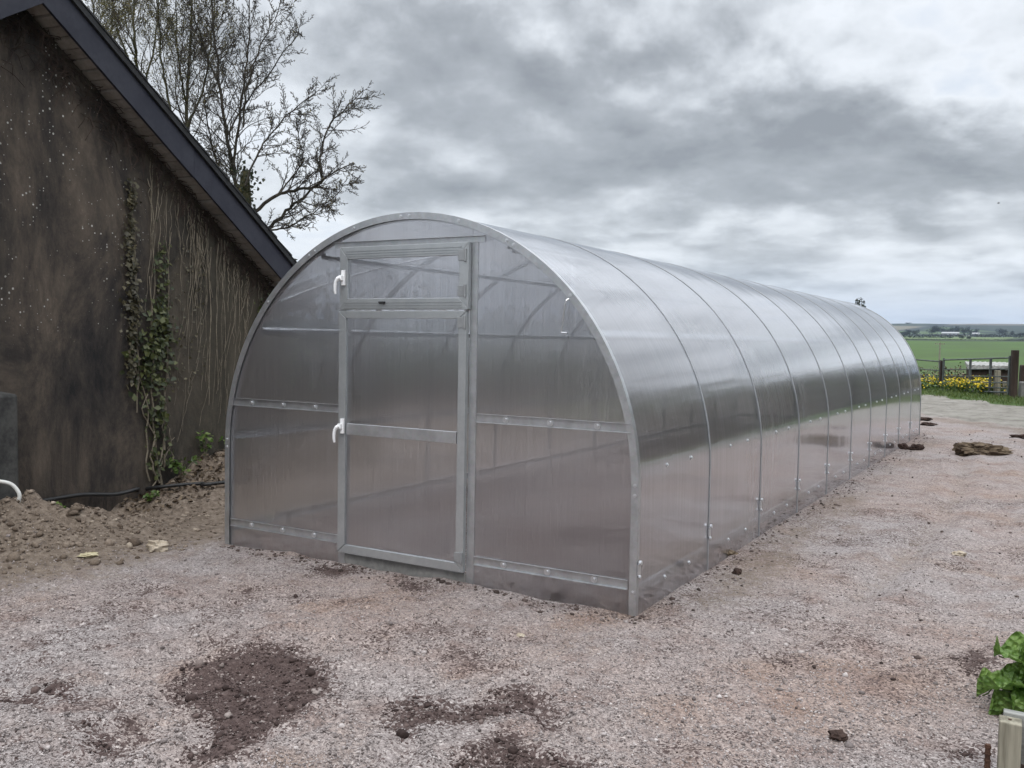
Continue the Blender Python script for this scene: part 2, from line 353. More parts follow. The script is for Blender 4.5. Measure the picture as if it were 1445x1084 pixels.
def axis(lo, hi, step, far0, far1, g):
    a = list(np.arange(lo, hi + 1e-6, step)); s = step; q = hi
    while q < far1: s *= g; q += s; a.append(q)
    s = step; q = lo; pre = []
    while q > far0: s *= g; q -= s; pre.append(q)
    return np.array(pre[::-1] + a)
XS = axis(-4.6, 4.4, .034, -4500, 4500, 1.12); YS = axis(-3.2, 5.5, .034, -2500, 4800, 1.10)
GX, GY = np.meshgrid(XS, YS); GZ = height(GX, GY)
nx, ny = len(XS), len(YS)
idx = np.arange(nx * ny).reshape(ny, nx)
GF = np.stack([idx[:-1, :-1], idx[:-1, 1:], idx[1:, 1:], idx[1:, :-1]], -1).reshape(-1, 4)
gme = fast_mesh('ground', np.stack([GX, GY, GZ], -1).reshape(-1, 3), GF)
gme.polygons.foreach_set('use_smooth', [True] * len(GF))
ground = link('ground', gme, M['ground']); tag(ground, None, None, None, 'structure')

def in_poly(px, py, poly):
    r = np.zeros(px.shape, bool); n = len(poly)
    for i in range(n):
        x1, y1 = poly[i]; x2, y2 = poly[(i + 1) % n]
        c = ((y1 > py) != (y2 > py)) & (px < (x2 - x1) * (py - y1) / (y2 - y1 + 1e-12) + x1); r ^= c
    return r
def poly_sd(X, Y, poly):
    d = np.full(X.shape, 1e9); n = len(poly)
    for i in range(n):
        a = np.array(poly[i]); b = np.array(poly[(i + 1) % n]); e = b - a
        t = np.clip(((X - a[0]) * e[0] + (Y - a[1]) * e[1]) / (e @ e + 1e-12), 0, 1)
        d = np.minimum(d, np.hypot(X - a[0] - t * e[0], Y - a[1] - t * e[1]))
    return np.where(in_poly(X, Y, poly), d, -d)
SOIL_POLYS = [
    [(240, 960), (300, 925), (370, 910), (430, 912), (462, 940), (482, 958), (478, 985), (450, 1010), (420, 1030), (370, 1060), (330, 1084), (250, 1090), (290, 1040), (270, 1010), (235, 985)],
    [(545, 990), (600, 985), (640, 1000), (700, 980), (720, 962), (760, 975), (790, 1000), (800, 1040), (770, 1030), (740, 1010), (690, 1030), (640, 1030), (600, 1040), (570, 1075), (545, 1040)],
    [(690, 1045), (720, 1030), (760, 1060), (835, 1075), (840, 1095), (640, 1095)],
    [(1335, 935), (1365, 918), (1400, 922), (1410, 945), (1385, 965), (1355, 955)],
    [(440, 797), (505, 799), (512, 808), (470, 812), (435, 806)], [(560, 815), (610, 826), (600, 838), (565, 832)],
    [(60, 965), (100, 975), (130, 1000), (100, 1005), (60, 990)], [(0, 990), (50, 985), (60, 1010), (0, 1015)],
    [(115, 1040), (160, 1050), (200, 1084), (130, 1084)], [(165, 1030), (200, 1020), (215, 1050), (180, 1060)]]
soil = np.zeros(GX.shape); nearm = (np.abs(GX) < 6) & (GY > -4) & (GY < 14)
nxv, nyv = GX[nearm], GY[nearm]; sv = np.zeros(nxv.shape)
for pl in SOIL_POLYS:
    q = [tuple(ground_at(*p)[:2]) for p in pl]
    sv = np.maximum(sv, sstep(-.10, .12, poly_sd(nxv, nyv, q)))
for (px, py, ra, rb, s) in [(655, 925, .16, .1, .6), (735, 900, .12, .06, .5), (620, 895, .14, .05, .5), (1110, 935, .14, .1, .62), (1165, 912, .1, .06, .55), (1260, 960, .09, .06, .6),
                         (950, 915, .12, .06, .5), (1070, 862, .12, .05, .45), (420, 842, .2, .06, .5), (350, 832, .18, .06, .52), (218, 834, .16, .05, .6), (65, 910, .14, .05, .62), (120, 1010, .2, .08, .5),
                         (1370, 1065, .2, .1, .5), (690, 945, .2, .07, .5), (500, 850, .2, .05, .45), (1040, 1040, .1, .06, .4), (970, 1060, .16, .06, .45), (1170, 740, .3, .08, .45), (985, 610 + 230, .2, .1, .4)]:
    c = ground_at(px, py)[:2]; dx = nxv - c[0]; dy = nyv - c[1]
    a = dx * .863 + dy * .504; b = -dx * .504 + dy * .863
    sv = np.maximum(sv, s * np.exp(-((a / ra) ** 2 + (b / (rb * 2)) ** 2)))
sv = np.maximum(sv, np.where(nyv < 12, .16 + 1.0 * fbm(nxv * 2.8 + 3, nyv * 2.8, 5) + .35 * fbm(nxv * .6, nyv * .6, 2), 0))      # scuffed, trodden places
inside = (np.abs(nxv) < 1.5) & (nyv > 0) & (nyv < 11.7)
sv = np.maximum(sv, np.where(inside, .56 + .8 * fbm(nxv * .9, nyv * .6, 3), 0))  # brown soil, darkened further to stand in for light lost through the sheets
sv = np.maximum(sv, sstep(.28, .0, np.abs(nxv - 1.62)) * (nyv > -.1) * (nyv < 11.5) * (.32 + .5 * fbm(nxv * 3, nyv * 2, 3)))
soil[nearm] = sv; soil = np.maximum(soil, sstep(-5.2, -7, GY) * (.62 + .5 * fbm(GX * .5, GY * .5, 3)) * sstep(-25, -24, GY))  # dark soil added behind the camera, unseen, darkens what the front panels mirror
u, w = wall_uw(GX, GY)
earth = sstep(2.3, .8, w + .35 * fbm(GX * 1.2, GY * 1.2, 3)) * (w > -8) * (GY < 13)
earth = np.maximum(earth * sstep(-3, -1.4, u), np.exp(-(((GX + 2.5) / .8) ** 2 + ((GY + .75) / .7) ** 2)) * 1.2)
sg = GX * .78 + (GY - 24.7) * .62
earth = np.maximum(earth, .62 * sstep(.9, .2, np.abs(sg + 4.7 + .6 * fbm(GX * .8, GY * .8, 3))) )
for rx, ph in ((2.35, .0), (3.25, .9)):
    rr = np.abs(GX - rx - .22 * np.sin(GY * .35 + ph)); earth = np.maximum(earth, .40 * np.exp(-(rr / .16) ** 2) * sstep(-1, 1.5, GY) * sstep(14, 11, GY))
earth = np.maximum(earth, (.50 * np.exp(-((GX - 1.75) / .30) ** 2) + .6 * fbm(GX * 1.4, GY * .7, 3)) * (GX > 1.5) * (GX < 3) * sstep(-.2, .4, GY) * sstep(11.6, 10.5, GY))
earth = np.maximum(earth, .5 * np.exp(-(((GX - 3.3) / .35) ** 2 + ((GY - 5.6) / .8) ** 2)))
earth = np.maximum(earth, .42 * np.exp(-(((GX - 2.05) / .3) ** 2 + ((GY - 3.0) / .5) ** 2)))
track = sstep(-4.6, -4.1, sg + .5 * fbm(GX * .7, GY * .7, 2)) * sstep(.5, -.2, sg)
grass = sstep(-.25, .25, sg + .7 * fbm(GX * .6, GY * .6, 3)); grass = np.maximum(grass, sstep(5.8, 6.6, GX))
grass = np.maximum(grass, sstep(13.5, 15.5, -GX)); grass = np.maximum(grass, sstep(-24, -26, GY))
grass = np.maximum(grass, .62 * np.exp(-(((GX - 3.25) / .16) ** 2 + ((GY - 5.3) / .45) ** 2)))
grass = np.maximum(grass, .7 * np.exp(-(((GX - .75) / .4) ** 2 + ((GY - 18.2) / .5) ** 2)))
grass = np.maximum(grass, sstep(1.5, .6, np.abs(w - .3)) * sstep(7, 10, u))
far = sstep(640, 700, np.hypot(GX, GY))
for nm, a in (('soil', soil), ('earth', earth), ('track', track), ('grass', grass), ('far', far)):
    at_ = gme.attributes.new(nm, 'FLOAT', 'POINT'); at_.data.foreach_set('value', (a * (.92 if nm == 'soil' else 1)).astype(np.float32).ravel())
def soil_at(P):
    i = np.clip(np.searchsorted(XS, P[:, 0]), 0, nx - 1); j = np.clip(np.searchsorted(YS, P[:, 1]), 0, ny - 1); return soil[j, i]
def gz(x, y): return float(height(np.array([float(x)]), np.array([float(y)]))[0])

def ground_hit(px, py):                       # where a sight line meets the uneven ground
    d = sight(px, py); ts = np.linspace(2.5, 30, 5500); q = CAM[None] + d[None] * ts[:, None]
    k = int(np.argmax(q[:, 2] < height(q[:, 0], q[:, 1]))); return q[k]
def on_ground(pts, lift): return [ground_hit(*p) + np.array([0, 0, lift]) for p in pts]
# ------------------------------------------------------------------ loose stones and crumbs
ICO = np.array([(1, 0, 0), (-1, 0, 0), (0, 1, 0), (0, -1, 0), (0, 0, 1), (0, 0, -1), (.6, .6, .5), (-.6, .6, -.5), (.6, -.6, -.5), (-.6, -.6, .5)], float)
def rock_points(n=42):
    g = []; ph = math.pi * (3 - math.sqrt(5))
    for i in range(n):
        z = 1 - 2 * (i + .5) / n; r = math.sqrt(1 - z * z); g.append((r * math.cos(ph * i), r * math.sin(ph * i), z))
    return np.array(g)
def hull(pts):
    import bmesh
    bm = bmesh.new(); [bm.verts.new(p) for p in pts]
    bmesh.ops.convex_hull(bm, input=bm.verts); bm.verts.ensure_lookup_table()
    for v in [v for v in bm.verts if not v.link_faces]: bm.verts.remove(v)
    bm.verts.index_update(); V = [tuple(v.co) for v in bm.verts]; F = [tuple(v.index for v in f.verts) for f in bm.faces]; bm.free(); return V, F
PEBBLES = []
for k in range(14):
    p = rock_points(14) * (.7 + .5 * RNG.random((14, 1))) * np.array([1, .6 + .4 * RNG.random(), .45 + .35 * RNG.random()])
    V, F = hull(p); PEBBLES.append((np.array(V), np.array(F)))
def scatter(name, pts, sizes, mat):
    VV = []; FF = []; o = 0
    for (x, y, z), s in zip(pts, sizes):
        V, F = PEBBLES[RNG.integers(14)]; a = RNG.random() * 6.283; c, sn = math.cos(a), math.sin(a)
        q = V * s; q = np.stack([q[:, 0] * c - q[:, 1] * sn, q[:, 0] * sn + q[:, 1] * c, q[:, 2]], -1) + (x, y, z + s * .18)
        VV.append(q); FF.append(F + o); o += len(V)
    me = fast_mesh(name, np.concatenate(VV), np.concatenate(FF)); return link(name, me, mat)
def free(x, y):     # outside the greenhouse and the shed
    u, w = wall_uw(x, y); return not (abs(x) < 1.53 and -.03 < y < 11.75) and w > .03
def sample(n, fn):
    out = []
    while len(out) < n:
        x, y = fn()
        if free(x, y): out.append((x, y))
    a = np.array(out); return np.column_stack([a, height(a[:, 0], a[:, 1])])
def stone_mat(name, stops):
    t = NT(name); g = t.n('NewGeometry').outputs['Random Per Island']; v = t.obj()
    c = t.ramp(g, stops); n = t.noise(v, 90, 4, .7); c = t.mix(t.smooth(n, .4, .7), c, t.mix(1., c, (.62, .6, .58), 'MULTIPLY'))
    return t.surf(t.pbr(c, .92, 0, t.bump(n, .5, .003), .2))
M['chips'] = stone_mat('gravel_chip', [(0, (.10, .083, .08)), (.4, (.23, .20, .193)), (.85, (.37, .33, .32)), (1, (.52, .475, .46))])
M['earthchips'] = stone_mat('earth_lump', [(0, (.085, .062, .047)), (.4, (.155, .122, .095)), (.9, (.23, .185, .148)), (1, (.42, .36, .29))])
M['crumb'] = stone_mat('soil_crumb', [(0, (.04, .03, .026)), (.5, (.10, .075, .068)), (1, (.22, .18, .165))])
# fine chips in the near ground: denser towards the viewer's end of the yard
def near_pt():
    px, py = RNG.random() * 1500 - 20, 760 + 380 * RNG.random() ** .8; p = ground_at(px, py); return p[0], p[1]
P1 = sample(52000, near_pt); P1 = P1[soil_at(P1) < .3]; S1 = np.abs(RNG.normal(.0, .0020, len(P1))) + .0022; S1[RNG.random(len(P1)) < .012] *= 2.6; tag(scatter('gravel', P1, S1, M['chips']), 'pale pink-grey gravel chips spread over the yard', 'gravel', None, 'stuff')
PS = sample(60000, near_pt); PS = PS[soil_at(PS) + .30 * fbm(PS[:, 0] * 9, PS[:, 1] * 9, 4) * 2 > .50 + .2 * RNG.random(len(PS))]
M['soilbits'] = stone_mat('damp_soil_bit', [(0, (.030, .020, .018)), (.5, (.068, .047, .043)), (.9, (.13, .096, .088)), (1, (.32, .28, .26))])
tag(scatter('dirt', PS, (np.abs(RNG.normal(.0, .0028, len(PS))) + .0018) * (1 + 2.2 * (RNG.random(len(PS)) < .025)), M['soilbits']), 'dark red-brown crumbly soil patches on the near gravel', 'soil', None, 'stuff')
def yard_pt(): return RNG.uniform(1.5, 3.6), RNG.uniform(-.5, 13)
P2 = np.concatenate([sample(420, yard_pt), sample(420, lambda: (1.53 + abs(RNG.normal(0, .10)), RNG.uniform(-.05, 11.8))), sample(350, lambda: (RNG.uniform(-1.5, 1.6), -abs(RNG.normal(.02, .09))))])
tag(scatter('crumbs', P2, np.abs(RNG.normal(.0, .0062, len(P2))) + .003, M['crumb']), 'dark soil crumbs scattered over the gravel beside the greenhouse', 'soil crumbs', None, 'stuff')
def bank_pt():
    u = RNG.uniform(-1.3, 2.6); w = abs(RNG.normal(0, .75)) + .03; p = WG + WE * u + WN * w; return p[0], p[1]
P3 = np.concatenate([sample(2000, bank_pt), sample(1500, lambda: (RNG.normal(-2.62, .5), RNG.normal(-.62, .5)))])
P3 = P3[P3[:, 0] < -1.56]
tag(scatter('rubble', P3, np.abs(RNG.normal(0, .0085, len(P3))) * (1 + 1.2 * (RNG.random(len(P3)) < .05)) + .0025, M['earthchips']), 'brown earth lumps and small stones along the foot of the shed wall', 'rubble', None, 'stuff')
def leaf_cards(pts, sizes, up=None, flat=.5):  # one small pointed, folded leaf per point
    n = len(pts); pts = np.asarray(pts); sizes = np.asarray(sizes)[:, None]
    d = RNG.normal(size=(n, 3))
    if up is not None: d = d * flat + np.asarray(up)
    d /= np.linalg.norm(d, axis=1)[:, None]
    r = np.cross(d, RNG.normal(size=(n, 3))); r /= np.linalg.norm(r, axis=1)[:, None]; t = np.cross(d, r)
    V = np.stack([pts - t * sizes * .5, pts + r * sizes * .42 + d * sizes * .12 - t * sizes * .1, pts + t * sizes * .62, pts - r * sizes * .42 + d * sizes * .12 - t * sizes * .1], 1).reshape(-1, 3)
    b = np.arange(n)[:, None] * 4; F = np.concatenate([b + [0, 1, 2], b + [0, 2, 3]], 1).reshape(-1, 3)
    return V, F
def leaves(name, pts, sizes, mat, parent=None, up=None, flat=.5):
    V, F = leaf_cards(pts, sizes, up, flat); return link(name, fast_mesh(name, V, F), mat, parent)
P4 = sample(900, lambda: (lambda q: (q[0], q[1]))(WG + WE * RNG.uniform(.3, 2.6) + WN * (abs(RNG.normal(0, .28)) + .02))); P4[:, 2] += .015
tag(leaves('dead_leaves', P4, RNG.uniform(.02, .05, len(P4)), M['litter'], None, (0, 0, 1), .6), 'dry brown leaf litter under the ivy at the wall foot', 'leaf litter', None, 'stuff')

from mathutils import noise as mnoise
def lump(dims, seed, rough, sub=4):
    import bmesh
    bm = bmesh.new(); bmesh.ops.create_icosphere(bm, subdivisions=sub, radius=1); off = Vector((seed * 3.1, seed * 1.7, seed * .9))
    for v in bm.verts:
        n = v.co.normalized(); a = mnoise.fractal(n * 1.3 + off, .9, 2.1, 3) * .55 + mnoise.fractal(n * 4 + off, .8, 2.1, 4) * .35 + (mnoise.cell(n * 2.4 + off) - .5) * .22
        v.co = n * (1 + rough * a); v.co.x *= dims[0] / 2; v.co.y *= dims[1] / 2; v.co.z *= dims[2] / 2
    me = bpy.data.meshes.new('lump'); bm.to_mesh(me); bm.free(); return me
def rock(name, px, py, dims, mat, label, cat, seed, rot=0, sink=.3, z=None, fine=60, rough=.18):
    c = ground_hit(px, py); me = lump(dims, seed, .35 + rough * 1.6, 3 if dims[0] < .2 else 4); me.name = name; o = link(name, me, mat); smooth_by_angle(o, 28)
    o.location = (c[0], c[1], c[2] + dims[2] * (.5 - sink)); o.rotation_euler = (0, 0, rot)
    return tag(o, label, cat)
def smooth_by_angle(o, deg=40):
    o.data.polygons.foreach_set('use_smooth', [True] * len(o.data.polygons)); o.data.set_sharp_from_angle(angle=R_(deg))
rock('stone', 223, 777, (.13, .10, .10), M['stone'], 'brown squarish stone near the greenhouse front post, largest loose stone on the earth', 'stone', 3, .5, .25)
rock('stone', 125, 785, (.12, .09, .03), M['flint'], 'flat yellowish stone lying at the edge of the earth bank', 'stone', 5, .9, .25)
rock('stone', 1420, 742, (.12, .09, .05), M['stone'], 'pale stone lying on the gravel at the edge right of the log', 'stone', 12, .2, .4) if False else None
rock('stone', 1352, 943 - 160, (.10, .07, .04), M['stone'], 'pale flat stone alone on open gravel in front of the rotten log', 'stone', 13, .4, .35)
rock('stone', 1029, 782, (.10, .06, .045), M['turf'], 'brown stone beside the greenhouse side wall near the front corner', 'stone', 14, .3, .35)
rock('stone', 735, 898, (.05, .035, .022), M['stone'], 'small whitish stone in a dark soil patch in front of the greenhouse', 'stone', 15, .3, .35)
rock('brick_shard', 787, 848, (.085, .05, .06), M['clod'], 'dark broken brick shard lying against the greenhouse front wall', 'brick shard', 17, 1.0, .2, fine=26, rough=.25)
rock('soil_clod', 1182, 1044, (.075, .06, .04), M['clod'], 'black soil clod alone on the near gravel', 'soil clod', 19, .4, .2, fine=40, rough=.25)
rock('soil_clod', 1275, 634, (.14, .11, .10), M['clod'], 'rounded dark clod closest to the greenhouse side, by the far ribs', 'soil clod', 20, .4, .2, rough=.3)
rock('soil_clod', 1294, 635, (.21, .12, .10), M['clod'], 'broad dark clod between the greenhouse and the rotten log', 'soil clod', 21, .7, .2, rough=.3)
rock('soil_clod', 1303, 593, (.32, .16, .08), M['clod'], 'dark flat clod at the far corner of the greenhouse next to the track', 'soil clod', 23, .2, .3, rough=.3)
rock('soil_clod', 1310, 600, (.30, .16, .07), M['clod'], 'long low clod just in front of the flat one at the greenhouse far corner', 'soil clod', 24, .3, .3, rough=.3)
rock('soil_clod', 1437, 618, (.24, .14, .08), M['clod'], 'dark clod beyond the rotten log near the track', 'soil clod', 25, .3, .3, rough=.3)
rock('soil_clod', 1040, 810, (.06, .05, .045), M['clod'], 'round dark clod beside the brown stone at the greenhouse side', 'soil clod', 26, .3, .2, rough=.2)
rock('soil_clod', 953, 858, (.075, .04, .03), M['clod'], 'thin dark clod right of the greenhouse front corner', 'soil clod', 27, .3, .25, rough=.2) if False else None
# rotten log lying across the gravel
def log():
    c = ground_hit(1381, 640); me = lump((.72, .28, .22), 9, .66, 5); me.name = 'log'; o = link('log', me, M['turf'])
    for v in me.vertices:                       # sawn blunt end, flattened top, ragged thin end
        x, y, z = v.co; x = max(x, -.30 + .02 * math.sin(y * 40)); k = 1 - .35 * max(0, x) / .39
        y *= k; z = min(z * k, .085 + .012 * math.sin(x * 21) + .008 * math.sin(y * 50)) + .010 * math.sin(y * 60 + 3 * x); v.co = (x, y, z)
    o.location = (c[0], c[1], c[2] + .045); o.rotation_euler = (0, 0, .50); smooth_by_angle(o, 25)
    tag(o, 'rotten brown log lying on the gravel right of the greenhouse', 'log')
log()

# ------------------------------------------------------------------ greenhouse
GH = empty('greenhouse'); tag(GH, 'long clear polycarbonate tunnel greenhouse with galvanised ribs and a front door, standing on gravel', 'greenhouse')
RAD, ZC, SP, NS = 1.5, .65, 1.1688, 10; LEN = SP * NS
def profile(r_off=0., z0=0., nstr=3, narc=56):
    r = RAD + r_off; pts = []
    for z in np.linspace(z0, ZC, nstr, endpoint=False): pts.append((r, z))
    for a in np.linspace(0, math.pi, narc + 1): pts.append((r * math.cos(a), ZC + r * math.sin(a)))
    for z in np.linspace(ZC, z0, nstr + 1)[1:]: pts.append((-r, z))
    return np.array(pts)
def arch_strip(mb, r0, r1, y0, y1, z0=0.):    # solid band following the arch between two radii
    a = profile(r0, z0); b = profile(r1, z0); n = len(a); V = []
    for (x, z), (X, Z) in zip(a, b): V += [(x, y0, z), (X, y0, Z), (X, y1, Z), (x, y1, z)]
    F = []
    for i in range(n - 1):
        for k in range(4): F.append((i * 4 + k, i * 4 + (k + 1) % 4, (i + 1) * 4 + (k + 1) % 4, (i + 1) * 4 + k))
    F += [(0, 3, 2, 1), tuple((n - 1) * 4 + k for k in range(4))]
    return mb.add(V, F)
def uv_from(o, fn):
    me = o.data; uvl = me.uv_layers.new(name='UVMap'); co = [v.co for v in me.vertices]
    for l in me.loops: uvl.data[l.index].uv = fn(co[l.vertex_index])
def arc_len(x, z):
    if z < ZC: return z if x > 0 else RAD * math.pi + 2 * ZC - z
    return ZC + RAD * math.atan2(z - ZC, x)
def smooth_by_angle(o, deg=40):
    o.data.polygons.foreach_set('use_smooth', [True] * len(o.data.polygons)); o.data.set_sharp_from_angle(angle=R_(deg))
for k in range(NS):                            # ten bent sheets from ground to ground
    mb = arch_strip(MB(), -.006, 0, k * SP + .004 + (.0 if k else .012), (k + 1) * SP - .004 - (0 if k < NS - 1 else .012), -.03)
    o = mb.build('roof_sheet', M['poly'], GH); smooth_by_angle(o); uv_from(o, lambda c, k=k: (c.y + k * 3.7, arc_len(c.x, c.z)))
BOLT = MB().disc((0, 0, 0), (0, 0, 1), .014, .003, 12).disc((0, 0, .003), (0, 0, 1), .0065, .006, 6).build('bolt', M['bright'], None)
BOLTS_ME = BOLT.data; bpy.data.objects.remove(BOLT)
def bolt(parent, loc, nrm, s=1.):
    o = bpy.data.objects.new('bolt', BOLTS_ME); COL.objects.link(o); o.parent = parent
    o.matrix_local = Matrix.LocRotScale(Vector(loc), Vector(nrm).to_track_quat('Z', 'Y'), Vector((s, s, s))); return o
def rib(k):
    y = k * SP; mb = arch_strip(MB(), .001, .0035, y - .011, y + .011, -.02)
    o = mb.build('arch_rib', M['dark_metal'], GH); smooth_by_angle(o)
    mb = arch_strip(MB(), -.028, -.008, y - .010, y + .010, -.02); i = mb.build('rib_tube', M['metal'], o); smooth_by_angle(i)
    for sx in ((1, -1)):
        c = MB().box(*sorted((sx * 1.5035, sx * 1.512)), y - .016, y + .016, .205, .262)
        c.disc((sx * 1.510, y, .272), (sx, 0, 0), .012, .014, 10).disc((sx * 1.508, y, .197), (sx, 0, 0), .009, .012, 8)
        c.build('clamp', M['bright'], o)
for k in range(1, NS): rib(k)
def end_frame(y, s):                           # L-shaped edge: face flange and a lip over the sheet
    mb = arch_strip(MB(), -.034, .006, *sorted((y, y - s * .004)), -.06); arch_strip(mb, .0012, .006, *sorted((y, y + s * .030)), -.06)
    o = mb.build('end_frame', M['metal'], GH); smooth_by_angle(o)
    i = arch_strip(MB(), -.040, -.008, *sorted((y + s * .012, y + s * .044)), -.03).build('rib_tube', M['metal'], o); smooth_by_angle(i)
    return o
FF = end_frame(0, 1); end_frame(LEN, -1)
for x, z in [(-1.104, 1.63), (-.757, 1.918), (-.71, 1.945), (-.396, 2.078), (-.041, 2.125), (.02, 2.125), (.367, 2.08), (.684, 1.955), (.73, 1.93), (1.085, 1.655), (1.486, .674), (1.486, .622), (1.486, .115), (-1.486, .711), (-1.486, .66)]:
    r = math.hypot(x, z - ZC)
    if z > ZC: x, z = x / r * 1.486, ZC + (z - ZC) / r * 1.486
    bolt(FF, (x, -.004, z), (0, -1, 0), .75)
c = MB().box(1.507, 1.514, .002, .034, .205, .262); c.disc((1.512, .018, .272), (1, 0, 0), .012, .014, 10).disc((1.51, .018, .197), (1, 0, 0), .009, .012, 8); c.build('clamp', M['bright'], FF)
# longitudinal rails inside
def z_to_x(z, ro): return RAD + ro if z < ZC else math.sqrt((RAD + ro) ** 2 - (z - ZC) ** 2)
def long_rail(name, z, sx, hgt, dep, bolts=False, nb=2):
    x = sx * (z_to_x(z, -.038) if z > .3 else RAD - .010); a = 0 if z < ZC else math.asin((z - ZC) / (RAD - .038))
    out = np.array([sx * math.cos(a), 0, math.sin(a)]); upv = np.array([-sx * math.sin(a), 0, math.cos(a)])
    c = np.array([x, LEN / 2, z]) - out * dep / 2
    mb = MB().obox(c, out * dep / 2, (0, LEN / 2 - .05, 0), upv * .0015 ).obox(c + upv * hgt / 2 + out * (dep / 2 - .001), out * .0015, (0, LEN / 2 - .05, 0), upv * hgt / 2)
    mb.obox(c + upv * hgt, out * dep * .3, (0, LEN / 2 - .05, 0), upv * .0015)
    o = mb.build(name, M['metal'], GH)
    if bolts:
        zb = z + hgt * .5; xb = z_to_x(zb, .001)
        for k in range(NS):
            for f in ((.36, .70) if nb == 2 else (.5,)):
                bolt(o, (sx * xb, (k + f) * SP, zb), (out[0], 0, out[2]), .9)
    return o
for sx in (1, -1):
    long_rail('side_rail', .715, sx, .045, .03, sx > 0); long_rail('base_rail', .085, sx, .05, .03, sx > 0)
    long_rail('purlin', 1.44, sx, .035, .03); long_rail('purlin', 1.93, sx, .035, .03)
# front and back walls
def panel(x0, x1, zlo, y, yb, top=None, name='end_panel'):
    n = 26; xs = np.linspace(x0, x1, n); zt = [(ZC + math.sqrt(max(0, (RAD - .008) ** 2 - x * x))) if top is None else top for x in xs]
    V = []; F = []
    for x, zz in zip(xs, zt): V += [(x, y, zlo), (x, y, max(zz, zlo + .01)), (x, yb, zlo), (x, yb, max(zz, zlo + .01))]
    for i in range(n - 1):
        a = i * 4; b = a + 4; F += [(a, b, b + 1, a + 1), (a + 2, a + 3, b + 3, b + 2), (a + 1, b + 1, b + 3, a + 3), (a, a + 2, b + 2, b)]
    F += [(0, 1, 3, 2), ((n - 1) * 4, (n - 1) * 4 + 2, (n - 1) * 4 + 3, (n - 1) * 4 + 1)]
    o = MB().add(V, F).build(name, M['poly'], GH); uv_from(o, lambda c: (c.x + 20 + y * 2, c.z)); return o
DL, DR, DZ0, DZ1 = -.485, .450, .078, 1.960
def cross_rail(x0, x1, z, y, s, bolts):
    mb = MB().box(x0, x1, *sorted((y, y + s * .0025)), z, z + .045).box(x0, x1, *sorted((y - s * .016, y - s * .0005)), z - .0025, z).box(x0, x1, *sorted((y - s * .012, y - s * .0005)), z + .045, z + .0475)
    o = mb.build('cross_rail', M['metal'], GH)
    for bx in bolts: bolt(o, (bx, y - s * .0008 if s > 0 else y + .0008, z + .0235), (0, -s, 0), 1.4)
    return o
def end_wall(y, s, detail):
    f = y + s * .010; b = y + s * .016
    panel(-1.492, -.50, -.03, f, b); panel(.465, 1.492, -.03, f, b); panel(-.498, .463, 1.995, f, b)
    yr = y + s * .004
    for z in (.947, .128):
        cross_rail(-1.455, -.508, z, yr, s, (-1.261, -.981, -.708) if detail else ()); cross_rail(.505, 1.455, z, yr, s, (.70, .98, 1.262) if detail else ())
    MB().box(-.548, .548, *sorted((y - s * .002, y + s * .004)), 1.963, 1.999).box(-.548, .548, *sorted((y - s * .014, y - s * .0025)), 1.9965, 1.999).build('lintel', M['metal'], GH)
    for x0, x1 in ((-.505, -.455), (.452, .502)):
        MB().box(x0, x1, *sorted((y + s * .002, y + s * .009)), -.02, 1.962).box(x0 + (.044 if x0 < 0 else 0), x1 - (0 if x0 < 0 else .044), *sorted((y + s * .0095, y + s * .05)), -.02, 1.962).build('door_post', M['metal'], GH, False, .001)
end_wall(0, 1, True); end_wall(LEN, -1, False)
def mitre_frame(x0, x1, z0, z1, y0, y1, wl, wr, wb, wt, steps=()):
    mb = MB(); o = [(x0, z0), (x1, z0), (x1, z1), (x0, z1)]; i = [(x0 + wl, z0 + wb), (x1 - wr, z0 + wb), (x1 - wr, z1 - wt), (x0 + wl, z1 - wt)]
    for k in range(4):
        k2 = (k + 1) % 4; e = .0004
        q = [o[k], o[k2], i[k2], i[k]]; cx = sum(a[0] for a in q) / 4; cz = sum(a[1] for a in q) / 4
        q = [(a + (cx - a) * .0015, b_ + (cz - b_) * .004) for a, b_ in q]
        mb.prism([(a, y0, b_) for a, b_ in q], (0, y1 - y0, 0))
    return mb
def grooves(mb, x0, x1, zs, y):
    for z in zs: mb.box(x0, x1, y - .0035, y + .0005, z - .0045, z + .0045)
HND = None
def handle(parent, x, z):
    mb = MB().box(x - .008, x + .022, -.050, -.034, z - .030, z + .075)
    mb.box(x - .016, x + .012, -.068, -.0505, z + .004, z + .040)
    pts = [(x - .002, -.070, z + .024), (x - .014, -.078, z + .016), (x - .026, -.082, z - .004), (x - .032, -.083, z - .035), (x - .033, -.082, z - .068), (x - .030, -.080, z - .092)]
    mb.tube(pts, [.013, .014, .0125, .0115, .0105, .008], 10)
    c0 = np.array([x + .01, -.034, z + .02]); mb.v = [tuple(c0 + (np.array(v) - c0) * .88) for v in mb.v]
    o = mb.build('handle', M['white'], parent, False, .003); MB().disc((x - .016, -.0665, z + .003), (0, -1, 0), .005, .003, 8).build('key_slot', M['black'], parent) if False else None
    return o
def hinge(parent, x, z):
    return MB().box(x - .030, x + .012, -.0365, -.0325, z - .030, z + .030).tube([(x + .020, -.036, z - .036), (x + .020, -.036, z + .036)], .0075, 8).build('hinge', M['hinge'], parent, False, .001)
def pane(parent, x0, x1, z0, z1):
    o = MB().box(x0, x1, -.018, -.012, z0, z1).build('pane', M['poly'], parent); uv_from(o, lambda c: (c.x + 33, c.z)); return o
Y0, Y1 = -.032, -.003
door = mitre_frame(DL, DR, DZ0, 1.576, Y0, Y1, .054, .052, .050, .044).build('door', M['alu'], GH, False, .0015)
pane(door, DL + .055, DR - .05, DZ0 + .045, 1.576 - .04)
MB().box(DL + .064, DR - .06, -.030, -.006, .816, .884).build('middle_rail', M['metal'], door, False, .0015)
